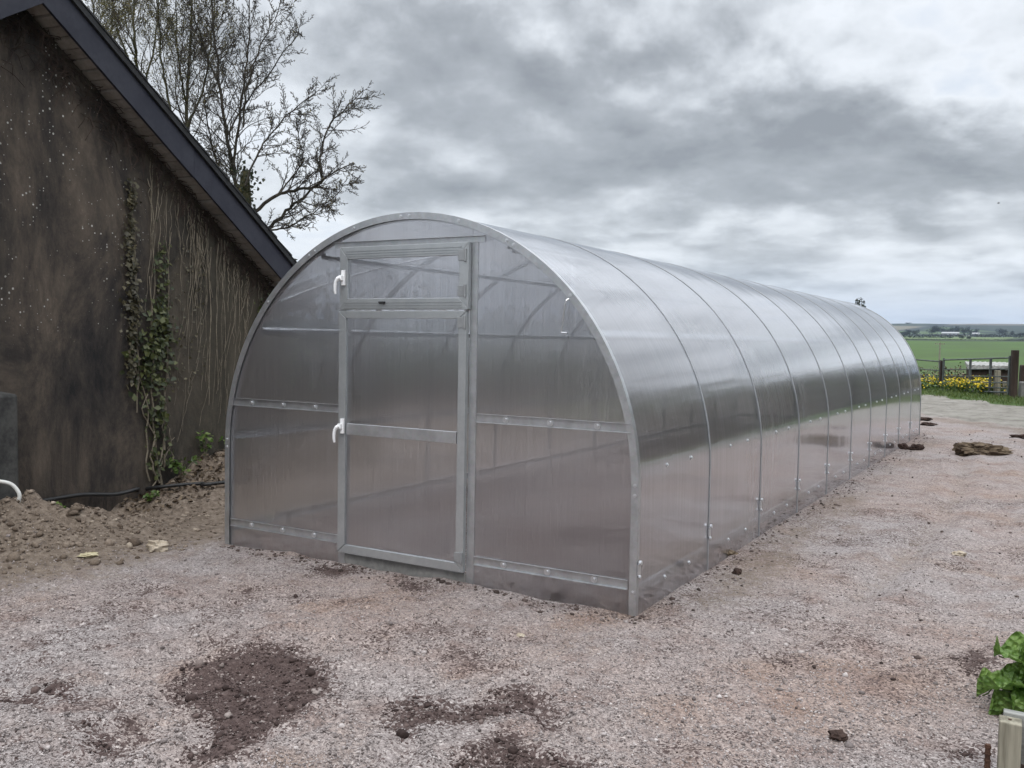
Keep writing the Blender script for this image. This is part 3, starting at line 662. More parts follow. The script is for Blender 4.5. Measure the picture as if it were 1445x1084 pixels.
handle(door, -.452, .845); hinge(door, .420, 1.511); hinge(door, .420, .160)
vm = mitre_frame(DL + .004, DR + .01, 1.584, DZ1 + .004, Y0, Y1, .060, .062, .066, .072)
vent = vm.build('vent_window', M['alu'], GH, False, .0015)
gm = MB()
for zz in (1.598, 1.613, 1.628): gm.box(DL + .04, DR - .035, -.0355, -.0322, zz - .004, zz + .004)
for zz in (1.91, 1.925, 1.94): gm.box(DL + .05, DR - .04, -.0355, -.0322, zz - .004, zz + .004)
gm.build('ribbing', M['alu'], vent)
pane(vent, DL + .058, DR - .048, 1.584 + .06, DZ1 - .062)
handle(vent, -.452, 1.755); hinge(vent, .420, 1.890); hinge(vent, .420, 1.689)
MB().box(-.162, -.128, -.050, -.036, 1.616, 1.622).box(-.170, -.125, -.046, -.036, 1.622, 1.632).build('latch', M['black'], vent, False, .001)
MB().box(-.452, .450, -.002, .010, -.05, .066).build('threshold', M['slab'], GH, False, .003)
MB().tube([(1.085, -.010, 1.64), (1.075, -.020, 1.632), (1.068, -.022, 1.61), (1.062, -.020, 1.55), (1.052, -.020, 1.475), (1.046, -.020, 1.462), (1.06, -.020, 1.459), (1.082, -.020, 1.459)], .0042, 8).build('hook', M['bright'], GH)
# back door, simple leaf with rails
bd = mitre_frame(DL, DR, DZ0, DZ1, LEN + .003, LEN + .032, .06, .06, .06, .06).box(DL + .062, DR - .062, LEN + .006, LEN + .03, .82, .88).box(DL + .062, DR - .062, LEN + .006, LEN + .03, 1.56, 1.62).build('door', M['alu'], GH)
o = MB().box(DL + .05, DR - .05, LEN + .012, LEN + .018, DZ0 + .05, DZ1 - .05).build('pane', M['poly'], bd); uv_from(o, lambda c: (c.x + 50, c.z))
# diagonal wind braces in the end bays
for y0, y1 in ((.05, SP), (LEN - .05, LEN - SP)):
    for sx in (1, -1):
        pts = [np.array([sx * (RAD - .05) * math.cos(a), y0 + (y1 - y0) * t, ZC + (RAD - .05) * math.sin(a)]) for t, a in zip(np.linspace(0, 1, 9), np.linspace(.75, 1.25, 9))]
        MB().tube(pts, .009, 6).build('brace', M['metal'], GH)

# ------------------------------------------------------------------ old shed
SH = empty('shed', wall_pt(0, 0)); tag(SH, 'old dark rendered shed with steep gable, navy bargeboards and ivy on its stained wall', 'shed')
SH.location = (0, 0, 0)
RIDGE_U, RIDGE_Z, SLOPE = -.522, 3.763, .647
UL, UR = -3.64, 2.60
def rake(u): return RIDGE_Z - SLOPE * abs(u - RIDGE_U)
def shed():
    out = np.array([WN[0], WN[1], 0.])
    # gable wall: one solid sheet with a slightly uneven outline
    poly = [wall_pt(UL, -.5), wall_pt(UR, -.5), wall_pt(UR, rake(UR) + .02), wall_pt(RIDGE_U, RIDGE_Z + .02), wall_pt(UL, rake(UL) + .02)]
    MB().prism(poly, -out * .35).build('gable_wall', M['wall'], SH)
    DEPTH = 7.5
    for uu in (UL, UR):
        p0 = wall_pt(uu - (.0 if uu < 0 else .30), -.5, -.352); e3 = np.array([WE[0], WE[1], 0]) * .30
        MB().prism([p0, p0 + e3, p0 + e3 + (0, 0, rake(uu) + .45), p0 + (0, 0, rake(uu) + .45)], -out * (DEPTH - .5)).build('side_wall', M['wall'], SH)
    ue = {1: 2.78, -1: -3.82}
    for s in (1, -1):
        ut = RIDGE_U; ub = ue[s]
        # bargeboard
        cuts = [ut, ut + (ub - ut) * .46, ub]
        for k in range(2):
            a = cuts[k] + s * (.0 if k == 0 else .004); b_ = cuts[k + 1]
            q = [wall_pt(a, rake(a) + .004 * k, .18), wall_pt(b_, rake(b_) - .003, .18), wall_pt(b_, rake(b_) + .243, .18), wall_pt(a, rake(a) + .245, .18)]
            o = MB().prism(q, out * (.024 - .003 * k)).build('bargeboard', M['fascia'], SH, False, .002)
        # roof slope with its tile courses
        ub2 = ub + s * .06
        q = [wall_pt(ut, RIDGE_Z + .25, .225), wall_pt(ub2, rake(ub2) + .25, .225), wall_pt(ub2, rake(ub2) + .305, .225), wall_pt(ut, RIDGE_Z + .305, .225)]
        mb = MB().prism(q, -out * DEPTH); L = abs(ub2 - ut); n = 14
        for k in range(n):
            a = ut + (ub2 - ut) * k / n; b_ = ut + (ub2 - ut) * (k + 1) / n
            mb.prism([wall_pt(a, rake(a) + .307, .232), wall_pt(b_, rake(b_) + .307, .232), wall_pt(b_, rake(b_) + .330, .232), wall_pt(a, rake(a) + .312, .232)], -out * (DEPTH - .01))
        mb.build('roof', M['tile'], SH)
        # soffit of short boards across the overhang
        sb = MB(); u0 = ut; st = .085; n = int(abs(ub - ut) / st)
        for k in range(n):
            a = ut + s * (k * st + .008); b_ = ut + s * ((k + 1) * st - .008); dz = random.uniform(-.006, .006)
            sb.prism([wall_pt(a, rake(a) + .006 + dz, .002), wall_pt(b_, rake(b_) + .006 + dz, .002), wall_pt(b_, rake(b_) + .022, .002), wall_pt(a, rake(a) + .022, .002)], out * .176)
        sb.build('soffit', M['soffit'], SH)
shed()
# concrete pier beside the wall
def pier():
    c = wall_pt(-1.15, 0, .22); e3 = np.array([WE[0], WE[1], 0]); o3 = np.array([WN[0], WN[1], 0])
    top = 1.02; mb = MB(); uu = -.87; a = wall_pt(-1.5, -.3, .05); b_ = wall_pt(uu, -.3, .05)
    P = lambda u, w, z: wall_pt(u, z, w)
    V = [P(-1.5, .05, -.3), P(uu, .05, -.3), P(uu, .36, -.3), P(-1.5, .36, -.3), P(-1.5, .05, top), P(uu, .05, top - .01), P(uu - .01, .36, top - .035), P(-1.5, .36, top - .02)]
    return MB().add(V, [(0, 3, 2, 1), (4, 5, 6, 7), (0, 1, 5, 4), (1, 2, 6, 5), (2, 3, 7, 6), (3, 0, 4, 7)]).build('concrete_pier', M['concrete'], None, False, .02)
tag(pier(), 'dark weathered concrete pier standing against the shed wall', 'pier')

# ------------------------------------------------------------------ ivy and dead creeper on the wall
def wander(u0, z0, u1, z1, n, j, off=.02, rg=random):
    pts = []; du = 0
    for i in range(n):
        t = i / (n - 1); du += rg.uniform(-j, j); du *= .85
        pts.append(wall_pt(u0 + (u1 - u0) * t + du, z0 + (z1 - z0) * t, off + rg.uniform(-.006, .012)))
    return pts
def ivy(name, label, stems, blobs, mat, lsize, group=None):
    root = empty(name, tuple(wall_pt(stems[0][0], stems[0][1], .02))); loc = np.array(root.location)
    mb = MB()
    for (u0, z0, u1, z1, r, j) in stems:
        pts = np.array(wander(u0, z0, u1, z1, 14, j)) - loc; mb.tube(pts, np.linspace(r, r * .45, 14), 5)
    mb.build('stem', M['vine'], root)
    P = []; Sz = []
    for (u, z, su, sz, n, dep) in blobs:
        for _ in range(n):
            uu = random.gauss(u, su); zz = random.gauss(z, sz); P.append(wall_pt(uu, zz, .015 + abs(random.gauss(0, dep)))); Sz.append(random.uniform(*lsize))
    leaves('leaves', np.array(P) - loc, Sz, mat, root, np.array([WN[0], WN[1], .35]), .42)
    return tag(root, label, 'ivy', group)
ivy('ivy', 'dense green ivy clump low on the shed wall, hanging in a tapering bunch',
    [(.80, .1, .70, 1.9, .010, .03), (.66, .15, .55, 1.3, .008, .03), (.85, .25, .92, 2.3, .008, .02), (.74, .12, .60, .9, .010, .05), (.78, .1, .84, 1.2, .009, .04), (.95, .2, .83, .75, .006, .05), (.70, .1, .98, .5, .006, .03)],
    [(.74, 1.44, .095, .11, 170, .045), (.64, 1.22, .10, .11, 120, .045), (.72, .98, .085, .14, 80, .05), (.55, .95, .05, .1, 24, .02), (.80, 1.72, .06, .12, 55, .02), (.86, 1.35, .06, .15, 60, .02), (.73, .62, .07, .16, 70, .03), (.80, 2.0, .05, .14, 50, .02), (.8, .28, .08, .10, 30, .03)], M['ivy_leaf'], (.022, .066))
ivy('ivy', 'thin straggling strand of brownish ivy climbing the shed wall', [(.52, .75, .46, 2.62, .007, .02), (.55, .9, .50, 2.3, .006, .03)],
    [(.47 + .02 * math.sin(z * 5), z, .028, .06, 26, .02) for z in np.arange(1.05, 2.62, .09)] + [(.43, 1.75, .05, .2, 70, .02)], M['dry_ivy'], (.025, .05))
ivy('ivy', 'dark green ivy tuft under the eave beside the greenhouse', [(2.25, .9, 2.30, 1.85, .008, .03), (2.15, 1.1, 2.20, 1.75, .006, .03), (2.4, .8, 2.36, 1.8, .007, .03)],
    [(2.27, 1.62, .10, .12, 260, .05), (2.38, 1.42, .10, .14, 240, .05), (2.45, 1.15, .08, .2, 160, .04)], M['ivy_leaf'], (.03, .06))
def creeper():
    root = empty('dead_creeper', tuple(wall_pt(1.2, 2.4, .02))); loc = np.array(root.location); mb = MB(); rg = random.Random(4)
    for k in range(70):                     # hanging strands
        u = rg.uniform(.60, 2.15) if k < 46 else rg.gauss(1.30, .10); zt = rake(u) - rg.uniform(.02, .3)
        L = rg.uniform(.35, 1.6) if u < 1.6 else rg.uniform(.2, .8); r = rg.uniform(.0018, .0048)
        mb.tube(np.array(wander(u, zt, u + rg.uniform(-.12, .08), max(.25, zt - L), 14, .018, .014, rg)) - loc, np.linspace(r, r * .5, 14), 4)
    for k in range(26):                     # fine side runners low on the wall
        u = rg.uniform(.95, 2.0); z = rg.uniform(.4, 1.4); L = rg.uniform(.2, .5)
        mb.tube(np.array(wander(u, z, u + rg.uniform(.03, .18), z + L, 7, .01, .010, rg)) - loc, .0016, 4)
    mb.build('stem', M['vine'], root)
    mb = MB(); tw = M['clod']
    for k in range(520):                    # black matted roots along the top of the wall
        u = rg.uniform(-.75, 2.5); z = rake(u) - abs(rg.gauss(0, .10 if u > .2 else .16)) - .01; L = rg.uniform(.06, .2); a = rg.gauss(-.9, .9)
        p = np.array([wall_pt(u, z, .01), wall_pt(u + L * .5 * math.cos(a), z + .5 * L * math.sin(a), .02 + rg.random() * .08), wall_pt(u + L * math.cos(a), z + L * math.sin(a) - .02, .015 + rg.random() * .05)]) - loc
        mb.tube(p, .0032, 3, False)
    mb.build('root_mat', M['wood_dark'], root)
    P = [wall_pt(rg.uniform(.75, 1.35), rg.uniform(.9, 2.2), .02) for _ in range(150)]
    leaves('leaves', np.array(P) - loc, [rg.uniform(.018, .035) for _ in P], M['dry_ivy'], root, np.array([WN[0], WN[1], .3]), .5)
    tag(root, 'leafless brown creeper stems hanging down from under the shed gable', 'creeper')
creeper()

# ------------------------------------------------------------------ small plants, hose, pipe at the wall foot
def weed(name, x, y, h, spread, n, size, label, mat='weed', group=None, cat='weed'):
    z = gz(x, y); root = empty(name, (x, y, z)); mb = MB(); P = []; Sz = []
    for k in range(n):
        a = random.uniform(0, 6.283); L = random.uniform(.4, 1) * spread; H = h * random.uniform(.5, 1)
        pts = [(0, 0, -.01), (math.cos(a) * L * .4, math.sin(a) * L * .4, H * .65), (math.cos(a) * L, math.sin(a) * L, H)]
        mb.tube(pts, .0022, 4)
        for t in (.45, .7, .85, 1.):
            q = np.array(pts[1]) * (1 - t) + np.array(pts[2]) * t
            for _ in range(2): P.append(q + RNG.normal(size=3) * size * .4); Sz.append(size * random.uniform(.7, 1.2))
    mb.build('stem', M['vine'], root); leaves('leaves', P, Sz, M[mat], root, (0, -.3, 1), .5)
    return tag(root, label, cat, group)
p = ground_at(18, 690, .1); weed('bramble', p[0], p[1], .28, .14, 9, .055, 'bright green bramble shoot in front of the concrete pier', cat='bramble')
p = ground_at(35, 705, .12); weed('weed', p[0], p[1], .07, .07, 6, .035, 'small green weed beside the end of the white pipe')
p = ground_at(75, 728, .12); weed('weed', p[0], p[1], .08, .08, 7, .03, 'low dark green weed on the earth mound by the wall')
p = ground_at(215, 700, .08); weed('weed', p[0], p[1], .06, .06, 6, .035, 'tiny weed sprouting next to the black hose')
p = wall_pt(.95, 0, .12); weed('weed', p[0], p[1], .22, .16, 10, .045, 'sprawling weed under the ivy clump at the wall foot')
p = wall_pt(1.28, 0, .08); weed('weed', p[0], p[1], .26, .1, 5, .05, 'upright green sprig against the wall between ivy and greenhouse')
p = wall_pt(1.62, 0, .12); weed('weed', p[0], p[1], .16, .16, 10, .04, 'leafy weed on the earth bank beside the greenhouse corner')
def spline(pts, n=8):
    P = [np.array(q, float) for q in pts]; P = [2 * P[0] - P[1]] + P + [2 * P[-1] - P[-2]]; out = []
    for i in range(1, len(P) - 2):
        for k in range(n):
            t = k / n; out.append(.5 * ((2 * P[i]) + (P[i + 1] - P[i - 1]) * t + (2 * P[i - 1] - 5 * P[i] + 4 * P[i + 1] - P[i + 2]) * t * t + (3 * P[i] - P[i - 1] - 3 * P[i + 1] + P[i + 2]) * t ** 3))
    out.append(P[-2]); return out
hp = [wall_pt(u_, z_, w_) for u_, z_, w_ in [(-.62, .16, .10), (-.35, .15, .05), (-.05, .14, .04), (.25, .10, .06), (.45, .115, .09)]]
hp += [np.array([q[0], q[1], q[2]]) for q in on_ground([(196, 697), (225, 693), (255, 690), (285, 688), (320, 686)], .035)]
hp += [np.array([-2.5, 3.4, gz(-2.5, 3.4) + .03]), np.array([-2.3, 5., gz(-2.3, 5.) + .03])]
tag(MB().tube(spline(hp), .016, 10).build('hose', M['hose'], None, True), 'black hose running along the foot of the shed wall', 'hose')
a0 = np.array(wall_pt(-.62, .10, .30))
pp = [at(-60, 684, 6.15), at(-20, 679, 6.2), at(4, 680, 6.25), at(18, 685, 6.27), at(27, 697, 6.28), at(26, 708, 6.28), at(22, 722, 6.28)]
tag(MB().tube(spline(pp), .013, 10).build('pipe', M['pipe'], None, True), 'white bent pipe poking out of the ground below the concrete pier', 'pipe')

# ------------------------------------------------------------------ bare trees behind the shed
class Tree:
    def __init__(s, seed): s.rg = np.random.default_rng(seed); s.seg = {0: [], 1: []}; s.tips = []
    def tube(s, pts, rad, lvl): s.seg[0 if lvl < 1 else 1].append((np.array(pts), np.array(rad), 7 if lvl < 1 else (4 if lvl < 2 else 3)))
    def branch(s, p, d, L, r, lvl, maxl, cfg):
        rg = s.rg; n = max(4, int(L / cfg['step'])); pts = [p]; d = d / np.linalg.norm(d)
        for i in range(n):
            d = d + rg.normal(size=3) * cfg['wig'] + np.array([0, 0, cfg['trop']]) * (1 if lvl > 0 else .4); d /= np.linalg.norm(d); pts.append(pts[-1] + d * L / n)
        s.tube(pts, np.linspace(r, max(r * .35, cfg['rmin']), len(pts)), lvl); s.spawn(pts, r, L, lvl, maxl, cfg)
    def spawn(s, pts, r, L, lvl, maxl, cfg, t0=.15):
        rg = s.rg; pts = np.array(pts); n = len(pts)
        if lvl >= maxl: s.tips += [pts[-1], pts[n // 2], pts[int(n * .75)]]; return
        m = cfg['kids'][min(lvl, len(cfg['kids']) - 1)]; m = max(1, int(m * rg.uniform(.7, 1.3)))
        for k in range(m):
            t = t0 + (1 - t0) * (k + rg.random()) / m; i = min(n - 2, int(t * (n - 1))); f = t * (n - 1) - i
            q = pts[i] * (1 - f) + pts[i + 1] * f; tg = pts[i + 1] - pts[i]; tg /= np.linalg.norm(tg)
            sd = np.cross(tg, rg.normal(size=3)); sd /= np.linalg.norm(sd)
            d = tg * rg.uniform(.45, .95) + sd * rg.uniform(.5, .95)
            s.branch(q, d, L * rg.uniform(*cfg['len']) * (1.1 - .45 * t), max(r * cfg['rr'] * (1 - .5 * t), cfg['rmin']), lvl + 1, maxl, cfg)
    def mesh(s, name, segs, mat, root, loc):
        mb = MB()
        for p, r, k in segs: mb.tube(p - loc, r, k, False)
        return mb.build(name, mat, root, True)
def limb(s, pix, r0, r1, cfg, maxl, depth, dj=1., lvl=0):
    P = []; n = len(pix); ds = depth + np.cumsum(s.rg.normal(0, dj / n, n))
    for (px, py), d in zip(pix, ds): P.append(at(px, py, d))
    P = np.array(spline(P, 5)); L = np.sum(np.linalg.norm(np.diff(P, axis=0), axis=1))
    P[1:] += s.rg.normal(size=P[1:].shape) * .02
    r0 *= .62; r1 *= .6; s.tube(P, np.linspace(r0, r1, len(P)), lvl); s.spawn(P, r0, L, lvl, maxl, cfg); return P
CFG = dict(step=.2, wig=.17, trop=.05, rmin=.0052, kids=[20, 9, 6, 3], len=(.26, .48), rr=.38)
def bare_tree():
    s = Tree(21); D = 25.
    base = at(342, 330, D); foot = np.array([base[0] - .2, base[1], gz(base[0], base[1]) - .1])
    root = empty('bare_tree', tuple(foot)); 
    trunk = MB(); tp = np.array(spline([foot, foot * .5 + base * .5 + (.1, .1, 0), base, at(345, 285, D), at(346, 243, D)], 6))
    trunk.tube(tp - foot, np.concatenate([np.linspace(.34, .19, len(tp) - 6), np.linspace(.17, .11, 6)]), 12)
    top = at(346, 243, D) - foot
    for k in range(5): a = k * 1.3; trunk.tube([top + np.array([.06 * math.cos(a), .06 * math.sin(a), -.12]), top + np.array([.08 * math.cos(a + .3), .08 * math.sin(a + .3), .04 + .07 * (k % 3)])], [.055, .012], 5)
    trunk.build('trunk', M['mossbark'], root, True)
    c = dict(CFG); c['len'] = (.13, .30); c['kids'] = [34, 14, 7, 3]
    for pix, r0, r1 in [
        ([(338, 310), (331, 255), (318, 180), (308, 100), (300, 20), (296, -60)], .095, .03), ([(336, 300), (330, 240), (338, 170), (345, 110), (352, 50), (350, -40)], .075, .02),
        ([(350, 306), (389, 277), (422, 267), (454, 258), (452, 224), (463, 180), (484, 155), (503, 136)], .085, .016),
        ([(352, 338), (370, 329), (392, 310), (415, 288), (448, 260), (478, 240), (500, 230)], .10, .018), ([(374, 326), (411, 318), (448, 296), (470, 285)], .045, .012),
        ([(389, 277), (412, 250), (428, 222), (420, 190), (432, 160)], .04, .012), ([(346, 262), (365, 215), (385, 185), (420, 150), (455, 125)], .05, .012),
        ([(343, 180), (350, 120), (368, 65), (390, 20), (402, -20)], .045, .012), ([(322, 190), (345, 150), (385, 95), (415, 55), (422, 40)], .045, .012), ([(312, 130), (290, 70), (270, 10), (262, -40)], .05, .014),
        ([(334, 280), (310, 240), (296, 190), (285, 120), (278, 60)], .05, .014), ([(345, 290), (322, 250), (300, 235)], .03, .012), ([(420, 285), (455, 290), (485, 264), (503, 258)], .03, .01)]:
        limb(s, pix, r0, r1, c, 3, D, 1.6)
    q = np.array(tp[-14:])[RNG.integers(0, 14, 520)] - foot + RNG.normal(size=(520, 3)) * (.17, .17, .13)
    leaves('ivy', q, RNG.uniform(.06, .13, 520), M['hedge'], root)
    s.mesh('limbs', s.seg[0], M['bark'], root, foot); s.mesh('crown', s.seg[1], M['twig'], root, foot)
    T = np.array(s.tips); T = T[RNG.random(len(T)) < .015] - foot
    leaves('buds', T + RNG.normal(size=T.shape) * .03, RNG.uniform(.025, .05, len(T)), M['bud'], root)
    tag(root, 'bare tree with broken trunk stub and dark spreading limbs, beside the shed roof slope', 'tree')
bare_tree()
def budding(seed, D, pixs, label, keep, name='budding_tree'):
    s = Tree(seed); c = dict(CFG); c['trop'] = .16; c['wig'] = .16; c['len'] = (.24, .42); c['kids'] = [19, 8, 5, 3]
    b = at(*pixs[0][0][0], D); foot = np.array([b[0], b[1], gz(b[0], b[1]) - .1]); root = empty(name, tuple(foot))
    tp = np.array(spline([foot, foot * .4 + b * .6 + (.15, 0, 0), b], 6)); MB().tube(tp - foot, np.linspace(.26, .12, len(tp)), 10).build('trunk', M['mossbark'], root, True)
    for pix, r0, r1 in pixs: limb(s, pix, r0, r1, c, 3, D, 2.)
    s.mesh('limbs', s.seg[0], M['mossbark'], root, foot); s.mesh('crown', s.seg[1], M['twig'], root, foot)
    T = np.array(s.tips); T = np.repeat(T, 2, 0); T = T[RNG.random(len(T)) < keep * .8] - foot
    leaves('buds', T + RNG.normal(size=T.shape) * .06, RNG.uniform(.025, .055, len(T)), M['bud'], root)
    tag(root, label, 'tree')
budding(31, 27., [([(262, 250), (264, 190), (265, 120), (270, 40), (272, -50)], .11, .03), ([(263, 210), (240, 150), (228, 80), (222, 0), (220, -60)], .07, .02), ([(264, 180), (288, 120), (298, 50), (306, -30)], .06, .02), ([(264, 150), (252, 90), (248, 20), (246, -50)], .05, .015)],
        'twiggy tree just coming into yellowish bud, rising behind the middle of the shed roof', .55)
budding(37, 29., [([(200, 170), (196, 120), (190, 60), (188, 0), (186, -60)], .10, .03), ([(198, 140), (215, 80), (222, 20), (226, -40)], .06, .02), ([(196, 120), (172, 60), (160, 10), (152, -40)], .06, .02), ([(193, 80), (178, 30), (172, -30)], .04, .015)],
        'tree with olive buds behind the upper shed roof, next to the twiggy one', .6)
budding(41, 33., [([(150, 130), (140, 70), (132, 20), (126, -40)], .08, .02), ([(146, 100), (158, 40), (160, -20)], .05, .02), ([(142, 80), (118, 30), (104, -20)], .05, .02)],
        'fine-twigged tree highest up behind the shed gable peak', .35)

# ------------------------------------------------------------------ gates, posts, hutch, flowers beyond the track
GP0 = np.array([2.235, 25.0]); GP1 = np.array([.23, 28.45])
def gate(name, A, zA, B, zB, label, h=1.0, brace=True):
    root = empty(name, (A[0], A[1], 0)); A = np.array([A[0], A[1], 0.]); d = np.array([B[0], B[1], 0.]) - A; L = np.linalg.norm(d); d /= L; loc = A.copy()
    P = lambda t, z: A + d * L * t + np.array([0, 0, (zA * (1 - t) + zB * t) + z]) - loc
    for k, z in enumerate((0, .13, .28, .46, .68, 1.0)):
        MB().tube([P(.012, z * h), P(.988, z * h)], .024 if k in (0, 5) else .017, 8).build('bar', M['gate'], root, True)
    for t in (0., 1.): MB().obox(P(t, .5 * h) + 0, d * .028, np.cross(d, (0, 0, 1)) * .028, (0, 0, .56 * h)).build('stile', M['gate'], root, False, .004)
    for t in (.26, .56) if brace else (.5,): MB().obox(P(t, .5 * h), d * .022, np.cross(d, (0, 0, 1)) * .03, (0, 0, .5 * h)).build('upright', M['gate'], root)
    return tag(root, label, 'gate')
gate('field_gate', GP0, .15, GP1, -.0, 'galvanised barred field gate hung on the dark wooden post, yellow flowers behind it', .97)
gate('field_gate', (-2.9, 31.2), .12, (.12, 28.62), -.02, 'barred field gate half hidden behind the greenhouse end', .93)
def post(name, x, y, w, h, mat, label, cat='post', rot=.3, lean=0, base=None):
    o = MB().box(-w / 2, w / 2, -w / 2, w / 2, -.3, h).build(name, mat, None, False, .012); o.location = (x, y, gz(x, y)); o.rotation_euler = (lean, 0, rot); return tag(o, label, cat)
post('gate_post', 2.36, 24.86, .17, 1.33, M['wood_dark'], 'tall dark brown wooden gate post at the hinge end of the field gate', 'gate post')
post('gate_post', .17, 28.54, .10, .98, M['wood_dark'], 'slim dark gate post where the two field gates meet', 'gate post')
post('fence_post', 1.90, 25.85, .15, .74, M['wood_pale'], 'pale grey timber post just behind the field gate', 'fence post')
post('fence_post', 2.08, 26.2, .10, .42, M['wood_pale'], 'short pale stake between the field gate and the hutch', 'fence post')
def hutch():
    a = math.atan2(.95, 1.25); root = empty('hutch', (1.55, 28.9, gz(1.55, 28.9))); root.rotation_euler = (0, 0, .16)
    w, d, h = 1.30, .9, .84; b = MB().box(-w / 2, w / 2, -d / 2, d / 2, -.15, h - .06)
    b.build('body', M['wood_dark'], root)
    r = MB(); V = []; n = 30
    for i in range(n + 1):
        x = -w / 2 - .05 + (w + .1) * i / n; zz = .014 * math.sin(i * 2.1)
        V += [(x, -d / 2 - .1, h - .10 + zz), (x, d / 2 + .06, h + .05 + zz), (x, -d / 2 - .1, h + .02 + zz), (x, d / 2 + .06, h + .12 + zz)]
    F = []
    for i in range(n):
        q = i * 4; F += [(q, q + 4, q + 6, q + 2), (q + 2, q + 6, q + 7, q + 3), (q, q + 1, q + 5, q + 4), (q + 1, q + 3, q + 7, q + 5)]
    F += [(0, 2, 3, 1), (n * 4, n * 4 + 1, n * 4 + 3, n * 4 + 2)]
    r.add(V, F).build('roof', M['roofpale'], root)
    for x in (-w / 2 + .04, .1, w / 2 - .04): MB().box(x - .03, x + .03, -d / 2 - .03, -d / 2 - .002, -.1, h - .12).build('batten', M['wood_pale'] if x < -.5 else M['wood_dark'], root)
    tag(root, 'low dark animal hutch with whitish corrugated roof behind the field gate', 'hutch')
hutch()
def rough_block(name, x, y, dims, mat, label, cat, rot=.2):
    o = MB().box(-dims[0] / 2, dims[0] / 2, -dims[1] / 2, dims[1] / 2, -.1, dims[2]).build(name, mat, None, False, .03); o.location = (x, y, gz(x, y)); o.rotation_euler = (0, .02, rot); return tag(o, label, cat)
rough_block('block_wall', 3.05, 25.3, (1.15, .3, .46), M['slab'], 'low grey concrete block wall right of the dark gate post', 'wall')
rough_block('water_trough', 2.62, 26.2, (.34, .34, .92), M['wood_dark'], 'dark timber strainer block behind the dark gate post', 'timber block')
rough_block('straw_bale', 3.0, 27.2, (.6, .5, .95), M['sand'], 'pale sandy coloured bale at the edge behind the block wall', 'bale')
def flower_bush(x, y, w, h, n, label, yellow=.5):
    h = h * .64; z = gz(x, y); root = empty('flower_bush', (x, y, z)); P = RNG.normal(size=(n, 3)) * (w * .42, w * .35, h * .22) + (0, 0, h * .45); P[:, 2] = np.abs(P[:, 2])
    leaves('foliage', P, RNG.uniform(.05, .11, n), M['weed'], root)
    m = int(n * yellow * 1.3); Q = RNG.normal(size=(m, 3)) * (w * .40, w * .33, h * .16) + (0, 0, h * .72); Q[:, 2] = np.abs(Q[:, 2])
    leaves('blossom', Q, RNG.uniform(.035, .068, m), M['yellow'], root, (0, -.5, 1), .7)
    mb = MB()
    for k in range(14): a = RNG.normal(size=2) * w * .2; mb.tube([(a[0] * .5, a[1] * .5, 0), (a[0], a[1], h * .7)], .008, 4)
    mb.build('stem', M['weed'], root)
    tag(root, label, 'flowering plant', 'yellow flowering plants by the field gates')
flower_bush(.02, 29.0, .8, .78, 420, 'yellow flowering plants by the field gate half hidden behind the greenhouse', .45)
flower_bush(-.35, 28.2, .6, .55, 260, 'mostly green yellow-dotted plant closest to the greenhouse end', .14)
flower_bush(.62, 27.6, .42, .5, 200, 'small yellow-flowered plant at the meeting end of the barred gate', .35)
flower_bush(1.05, 27.0, .66, .68, 380, 'broad bright yellow flowering plant behind the middle of the field gate', .6)
flower_bush(1.42, 27.2, .45, .78, 240, 'taller yellow-flowered plant left of the pale post', .4)
flower_bush(1.66, 26.3, .50, .60, 300, 'bright yellow plant beside the pale timber post', .6)
# brown scrub behind the gates
def scrub(x, y, w, h, n, label, mat, name='shrub'):
    z = gz(x, y); root = empty(name, (x, y, z)); mb = MB()
    P = []
    for k in range(n):
        a = RNG.normal(size=2) * w * .3; t = RNG.uniform(.5, 1) * h; q = [(a[0] * .3, a[1] * .3, 0), (a[0] * .7 + RNG.normal() * .05, a[1] * .7, t * .6), (a[0] * 1.2 + RNG.normal() * .08, a[1] * 1.2, t)]
        mb.tube(q, [.014, .009, .005], 4, False); P += [np.array(q[1]), np.array(q[2])]
    mb.build('stem', M['twig'], root); P = np.repeat(np.array(P), 5, 0); P = P + RNG.normal(size=P.shape) * .09
    leaves('foliage', P, RNG.uniform(.04, .1, len(P)), mat, root); tag(root, label, 'shrub')
scrub(.55, 29.8, .9, .72, 50, 'brown leafless shrub behind the meeting ends of the two gates', M['litter'])
scrub(-1.2, 31.5, 2.0, .75, 70, 'dull brown scrub behind the half-hidden gate', M['litter'])
# grass on the verge
def grass_pt():
    while True:
        x = RNG.uniform(-3, 4.5); y = RNG.uniform(20, 31); s_ = x * .78 + (y - 24.7) * .62
        if s_ > .05 + RNG.normal() * .25: return x, y
n = 11000; a = np.array([grass_pt() for _ in range(n)]); zz = height(a[:, 0], a[:, 1])
ang = RNG.uniform(0, 6.283, n); hh = RNG.uniform(.04, .11, n) * (.6 + vnoise(a[:, 0] * 3, a[:, 1] * 3)); wv = np.stack([np.cos(ang), np.sin(ang), 0 * ang], -1) * .012; lean = RNG.normal(size=(n, 2)) * .05
b0 = np.column_stack([a, zz]); tip = b0 + np.column_stack([lean, hh])
V = np.stack([b0 - wv, b0 + wv, tip], 1).reshape(-1, 3)
tag(link('grass', fast_mesh('grass', V, np.arange(3 * n).reshape(-1, 3)), M['grass']), 'rough green grass on the verge under the field gates', 'grass', None, 'stuff')

